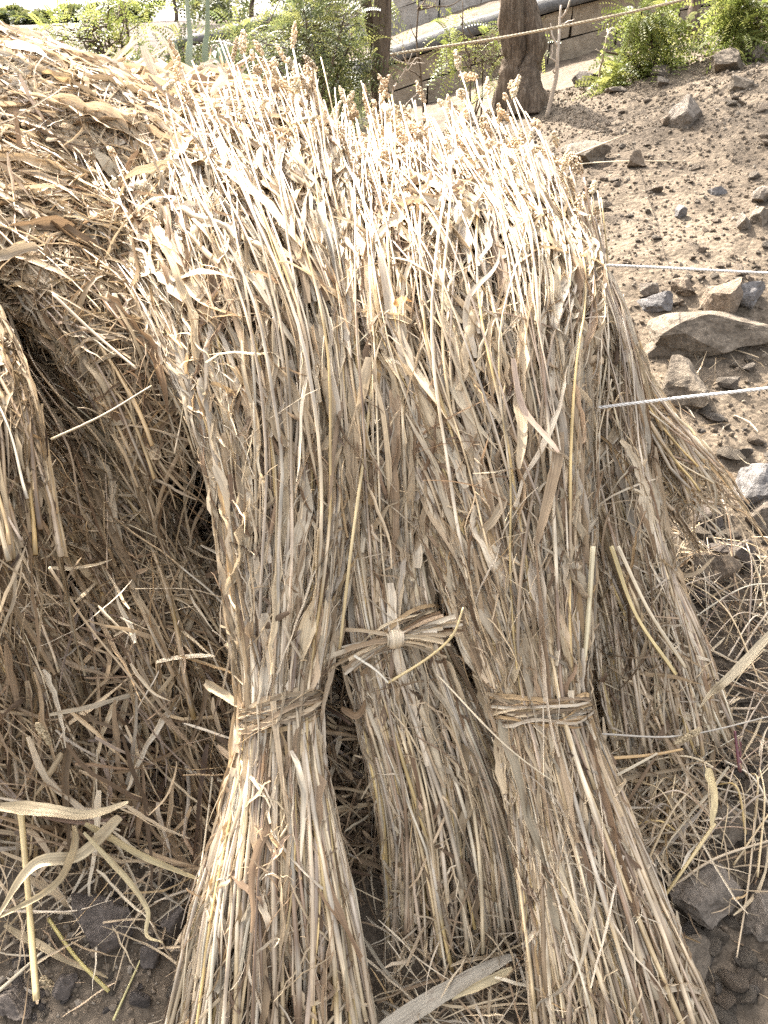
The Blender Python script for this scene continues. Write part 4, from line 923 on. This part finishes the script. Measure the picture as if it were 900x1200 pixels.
def bush(base, centre, size, n, label, cat, seed, name='bush', stems=4, r=.012, greens=GREENS, leaf=(.014, .0045), ln=(.1, .22), group=None, trunk_pts=None, twigs=30):
    rng = np.random.default_rng(seed); base = np.asarray(base, float); centre = np.asarray(centre, float)
    root = empty(name, base); tag(root, label, cat, group)
    B, p = fronds(n, centre, size, rng, greens=greens, leaf=leaf, ln=ln)
    link('crown', B.mesh(np.arange(n), 'crown', M_GREEN, base), root)
    for s in range(stems):
        top = centre + rng.standard_normal(3) * np.array(size) * .5
        b = base + rng.normal(0, r * 3, 3) * np.array([1, 1, 0]) - np.array([0, 0, .03])
        mid = (b + top) / 2 + rng.normal(0, .05, 3)
        P, rr = tube_path([b, mid, top], r, r * .4, 12, .008, rng)
        T = tubes(P[None], rr[None], np.full((1, 12, 3), .1), 7, rng)
        link('stem', T.mesh([0], 'stem', M_BARK, base), root)
    P_, R_ = [], []
    for s in range(twigs):
        a = centre + (rng.random(3) - .5) * np.array(size) * .7; b = p[rng.integers(n)]
        P, rr = tube_path([a, (a + b) / 2 + rng.normal(0, .02, 3), b], r * .3, r * .12, 7, .004, rng); P_.append(P); R_.append(rr)
    if twigs:
        T = tubes(np.array(P_), np.array(R_), np.full((twigs, 7, 3), .1), 5, rng)
        link('twigs', T.mesh(np.arange(twigs), 'twigs', M_BARK, base), root)
    return root
def on_ground(px, Y): 
    x = ray(px, 100)[0] / ray(px, 100)[1] * Y
    return np.array([x, Y, float(ground(x, Y))])
BRIGHT = np.array([[.17, .20, .045], [.22, .24, .06], [.13, .155, .04], [.26, .26, .08]])
b = on_ground(340, 4.3)
bush(b, at(345, 62, 4.3), (.40, .28, .36), 1150, 'wispy feathery green bush standing behind the middle seed heads', 'bush', 81, stems=6, r=.013, twigs=70)
b = on_ground(400, 5.0)
bush(b, at(398, 50, 5.0), (.20, .22, .36), 420, 'darker feathery bush touching the thin double trunk', 'bush', 82, stems=3, r=.012)
b = on_ground(118, 5.2)
bush(b, at(120, 48, 5.2), (.38, .3, .29), 520, 'thin light green sapling above the sunny leaf heap at the left', 'bush', 83, stems=3, r=.02, greens=BRIGHT, twigs=40)
b = on_ground(760, 5.2)
bush(b, at(755, 45, 5.25), (.22, .2, .20), 620, 'bright green bush on the crest in front of the lower terrace wall', 'bush', 84, stems=3, r=.014, greens=BRIGHT, leaf=(.02, .007))
b = on_ground(890, 5.0)
bush(b, at(890, 22, 5.0), (.16, .18, .18), 420, 'bright green bush cut by the upper right edge', 'bush', 85, stems=3, r=.012, greens=BRIGHT, leaf=(.02, .007))
b = on_ground(560, 5.6)
bush(b, at(575, 60, 5.6), (.30, .2, .30), 300, 'sparse yellow green sprays hanging left of the big tree trunk', 'bush', 86, stems=4, r=.007, greens=BRIGHT, twigs=60)
b = on_ground(200, 3.9)
bush(b, at(195, 88, 4.0), (.24, .2, .11), 300, 'low dark green bush behind the left seed heads', 'bush', 87, stems=3, r=.01, greens=GREENS * .7)
def tree(px, Y, r, top_px, top_py, label, seed, lean=(0, 0), crown=None, forks=2, name='tree', strands=1):
    rng = np.random.default_rng(seed); b = on_ground(px, Y) - np.array([0, 0, .05]); top = at(top_px, top_py, Y)
    root = empty(name, b); tag(root, label, 'tree')
    mid = (b + top) / 2 + np.array([lean[0], lean[1], 0])
    up = top + (top - mid) * .9; Kt = 70
    Vs, Fs, off = [], None, 0
    Ps = []
    for k in range(strands):
        a0 = 6.28 * k / strands + rng.random(); o = r * .5 * (strands > 1)
        tw = lambda a: np.array([math.cos(a) * o, math.sin(a) * o, 0])
        P, rr = tube_path([b + tw(a0) * 1.5, b * .66 + top * .34 + tw(a0 + .7), mid + tw(a0 + 1.1), top + tw(a0 + 2), up + tw(a0 + 2.6)], r * (1 if strands == 1 else .68), r * (.62 if strands == 1 else .42), Kt, r * .07, rng)
        rr = rr * (1 + .5 * np.exp(-np.linspace(0, 9, Kt))) * (1 + .07 * smooth_rand(1, Kt, rng, 6)[0]); Ps.append((P, rr))
    P = Ps[0][0]
    T = tubes(np.array([p[0] for p in Ps]), np.array([p[1] for p in Ps]), np.full((strands, Kt, 3), .1), 28, rng)
    ang = np.tile(np.arange(29) % 28, Kt)[None, :, None] * (2 * np.pi / 28); hh = np.repeat(np.arange(Kt), 29)[None, :, None] * .22
    cen = np.repeat(np.array([p[0] for p in Ps]), 29, 1); rad = T.V - cen
    ridge = vnoise(np.sin(ang) * 5 + 9, hh * .5 + np.cos(ang) * 5, seed) + .6 * vnoise(np.sin(ang) * 11 + 9, hh * 1.5 + np.cos(ang) * 11, seed + 3)
    T.V = cen + rad * (1 + .30 * ridge)
    link('trunk', T.mesh(np.arange(strands), 'trunk', M_BARK, b), root)
    for q in range(forks):
        a = P[rng.integers(20, 60)]; e = a + np.array([rng.normal(0, .35), rng.normal(0, .2), rng.uniform(.4, .9)])
        Q, r2 = tube_path([a, (a + e) / 2 + rng.normal(0, .04, 3), e], r * .35, r * .15, 14, .01, rng)
        T = tubes(Q[None], r2[None], np.full((1, 14, 3), .1), 8, rng); link('branch', T.mesh([0], 'branch', M_BARK, b), root)
    if crown:
        B, p = fronds(crown, up + np.array([0, 0, .55]), (.8, .7, .42), rng, greens=GREENS, leaf=(.018, .006), ln=(.15, .3))
        link('crown', B.mesh(np.arange(crown), 'crown', M_GREEN, b), root)
    return root
tree(618, 5.3, .115, 600, -20, 'thick rough brown trunk of the tree before the terrace walls', 91, (.02, 0), 500, strands=3)
tree(447, 4.5, .055, 450, -20, 'slim dark double trunk of the tree behind the seed heads', 92, (-.02, 0), 400)
tree(459, 4.55, .034, 442, 70, 'thin dark second stem growing beside the slim trunk', 93, (.03, 0), None, 1)
tree(812, 6.0, .045, 822, -20, 'crooked dark trunk on the crest right of the bright bush', 94, (-.05, 0), 300)
# bare twiggy stems
rng = np.random.default_rng(95)
def dry_stem(px, Y, h, seed, label, r=.008, col=M_BARK, name='dry_plant', nb=5):
    rng = np.random.default_rng(seed); b = on_ground(px, Y) - np.array([0, 0, .02]); root = empty(name, b); tag(root, label, 'dry plant')
    e = b + np.array([rng.normal(0, .12) * h, rng.normal(0, .08), h])
    P, rr = tube_path([b, (b + e) / 2 + rng.normal(0, .04, 3), e], r, r * .4, 16, .012, rng)
    link('stem', tubes(P[None], rr[None], np.full((1, 16, 3), .3), 6, rng).mesh([0], 'stem', col, b), root)
    for q in range(nb):
        a = P[rng.integers(5, 15)]; f = a + np.array([rng.normal(0, .18), rng.normal(0, .1), rng.uniform(.05, .25)]) * h
        Q, r2 = tube_path([a, (a + f) / 2 + rng.normal(0, .01, 3), f], r * .5, r * .2, 8, .006, rng)
        link('branch', tubes(Q[None], r2[None], np.full((1, 8, 3), .3), 5, rng).mesh([0], 'branch', col, b), root)
M_PALEST = plain_mat('pale_dead_stem', (.42, .34, .26))
dry_stem(645, 5.0, .55, 1, 'pale dead branching stem right against the thick trunk', .014, M_PALEST)
dry_stem(700, 5.3, .34, 2, 'tan dead flower stalk in front of the lower terrace wall', .008, M_PALEST)
dry_stem(520, 4.4, .34, 3, 'short brown stake standing behind the right seed heads', .012, M_TWINE, nb=1)
dry_stem(545, 5.2, .7, 4, 'bare twiggy sapling between the slim and thick trunks', .008)
dry_stem(500, 5.4, .8, 5, 'bare leaning sapling right of the slim trunk', .010)
dry_stem(470, 4.7, .6, 6, 'bare reddish twig plant behind the stake', .007, M_PALEST, nb=8)
dry_stem(860, 5.1, .24, 7, 'white bare twigs beside the upper right bush', .006, M_PALEST, nb=6)

# spiky plant (upright blades) behind the left seed heads
def blade(root, b, pts, w, col, seed):
    rng = np.random.default_rng(seed); K = 22
    P, _ = tube_path(pts, 1, 1, K, .002, rng); t = np.linspace(0, 1, K)
    D = nrm(np.gradient(P, axis=0)); W = nrm(np.cross(D, np.array([0.1, -1, .1]))); Nv = np.cross(W, D)
    w_ = w * np.minimum(.75 + t, 1) * np.clip(1.02 - t, 0, 1) ** .6; th = .22
    a = np.linspace(0, 2 * np.pi, 13)
    ring = np.stack([np.cos(a), th * np.sin(a) + .3 * np.cos(a) ** 2], -1)
    V = P[:, None] + w_[:, None, None] * (ring[None, :, :1] * W[:, None] + ring[None, :, 1:] * Nv[:, None])
    i = np.arange(K - 1)[:, None] * 13; j = np.arange(12)[None]
    F = np.stack([i + j, i + j + 1, i + j + 14, i + j + 13], -1).reshape(-1, 4)
    uv = np.stack(np.broadcast_arrays(np.linspace(0, w * 4, 13)[None], np.linspace(0, 1, K)[:, None]), -1)
    link('blade', mesh_from('blade', V.reshape(-1, 3) - b, [F], M_AGAVE, uv.reshape(-1, 2), np.broadcast_to(np.array(col), (K * 13, 3))), root)
b = on_ground(240, 3.0); rt = empty('spiky_plant', b); tag(rt, 'grey-green spiky plant with tall upright blades behind the left seed heads', 'spiky plant')
G1 = (.16, .20, .13); G2 = (.20, .24, .17)
bb = b + np.array([0, 0, .02])
for k, (pts, w, c) in enumerate([
    ([bb, at(226, 110, 3.0), at(222, 40, 3.02), at(216, -60, 3.05)], .016, G2), ([bb + .02, at(244, 110, 3.02), at(243, 30, 3.04), at(240, -80, 3.06)], .014, G1),
    ([bb, at(212, 90, 3.05), at(199, 55, 3.05), at(189, 40, 3.05)], .016, G2), ([bb, at(262, 110, 3.05), at(290, 108, 3.1), at(322, 103, 3.15)], .015, G2),
    ([bb, at(275, 116, 2.95), at(305, 125, 2.9), at(325, 148, 2.85)], .024, (.10, .13, .08)), ([bb, at(262, 85, 3.1), at(256, 70, 3.15), at(250, 60, 3.2)], .02, G1),
    ([bb, at(205, 110, 2.95), at(185, 100, 2.9), at(170, 110, 2.85)], .018, G1)]): blade(rt, b, pts, w, c, 900 + k)

# pale slab behind the seed heads
rock(436, 158, 34, 26, 'grey', 'pale grey slab showing behind the middle seed heads', 990)

# far trees along the skyline at the left
def far_tree(px, Y, h, w, label, seed):
    rng = np.random.default_rng(seed); b = on_ground(px, Y) - np.array([0, 0, .1]); root = empty('far_tree', b); tag(root, label, 'tree', 'dark trees along the skyline at the left')
    P, rr = tube_path([b, b + np.array([.1, 0, h * .3]), b + np.array([0, 0, h * .6])], .14, .08, 8, .03, rng)
    link('trunk', tubes(P[None], rr[None], np.full((1, 8, 3), .1), 7, rng).mesh([0], 'trunk', M_BARK, b), root)
    B, p = fronds(1100, b + np.array([0, 0, h * .55]), (w, w, h * .42), rng, pairs=3, ln=(.25, .6), leaf=(.2, .07), greens=GREENS * .8)
    link('crown', B.mesh(np.arange(1100), 'crown', M_GREEN, b), root)
for k, (px, Y, h, w, lab) in enumerate([
    (5, 58, .8, 1.8, 'low rounded dark tree on the skyline at the left edge'), (60, 58, .7, 1.4, 'smallest tree on the skyline under the bright sky'),
    (105, 58, 1.2, 1.8, 'tall dark tree on the skyline behind the light green sapling'), (150, 58, 1.3, 1.8, 'dark tree on the skyline above the edge of the ploughed field'),
    (215, 60, 3.2, 4.6, 'broad dark tree on the skyline above the ploughed field'), (300, 46, 4.2, 3.8, 'dark tree behind the wispy bush at the far end of the field')]):
    far_tree(px, Y, h, w, lab, 950 + k)

# ------------------------------------------------------------------ camera, light
cam = bpy.data.cameras.new('camera'); co = bpy.data.objects.new('camera', cam); C.objects.link(co)
co.location = (0, 0, CAMZ); co.rotation_euler = (math.pi / 2 - PITCH, 0, 0)
cam.sensor_fit = 'VERTICAL'; cam.angle = 2 * math.atan(600 / FPX); cam.clip_start = .05; cam.clip_end = 2000
scene.camera = co
SUN = np.array([-.36, .60, .70]); SUN = SUN / np.linalg.norm(SUN)
elev = math.asin(SUN[2]); az = math.atan2(SUN[0], SUN[1])       # az measured from +Y towards +X
w = bpy.data.worlds.new('World'); scene.world = w; w.use_nodes = True
nt = w.node_tree; bg = nt.nodes['Background']
sky = nt.nodes.new('ShaderNodeTexSky'); sky.sky_type = 'NISHITA'; sky.sun_disc = False
sky.sun_elevation = elev; sky.sun_rotation = az; sky.air_density = 1.0; sky.dust_density = 6.0; sky.ozone_density = .4
hs = nt.nodes.new('ShaderNodeHueSaturation'); hs.inputs['Saturation'].default_value = .35
nt.links.new(sky.outputs[0], hs.inputs['Color']); nt.links.new(hs.outputs[0], bg.inputs[0]); bg.inputs[1].default_value = .15
sl = bpy.data.lights.new('sun', 'SUN'); sl.energy = 4.4; sl.angle = RAD(.53); sl.color = (1, .94, .84)
so = bpy.data.objects.new('sun', sl); C.objects.link(so)
from mathutils import Vector
so.rotation_euler = Vector(SUN).to_track_quat('Z', 'Y').to_euler(); so.location = (-5, 6, 8)
scene.view_settings.view_transform = 'Standard'; scene.view_settings.look = 'None'
scene.view_settings.exposure = 2.45; scene.view_settings.gamma = 1
scene.cycles.max_bounces = 8; scene.cycles.diffuse_bounces = 3; scene.cycles.transparent_max_bounces = 4
scene.cycles.use_denoising = False; scene.cycles.use_adaptive_sampling = False; scene.cycles.sample_clamp_indirect = 4; scene.cycles.caustics_reflective = False; scene.cycles.caustics_refractive = False
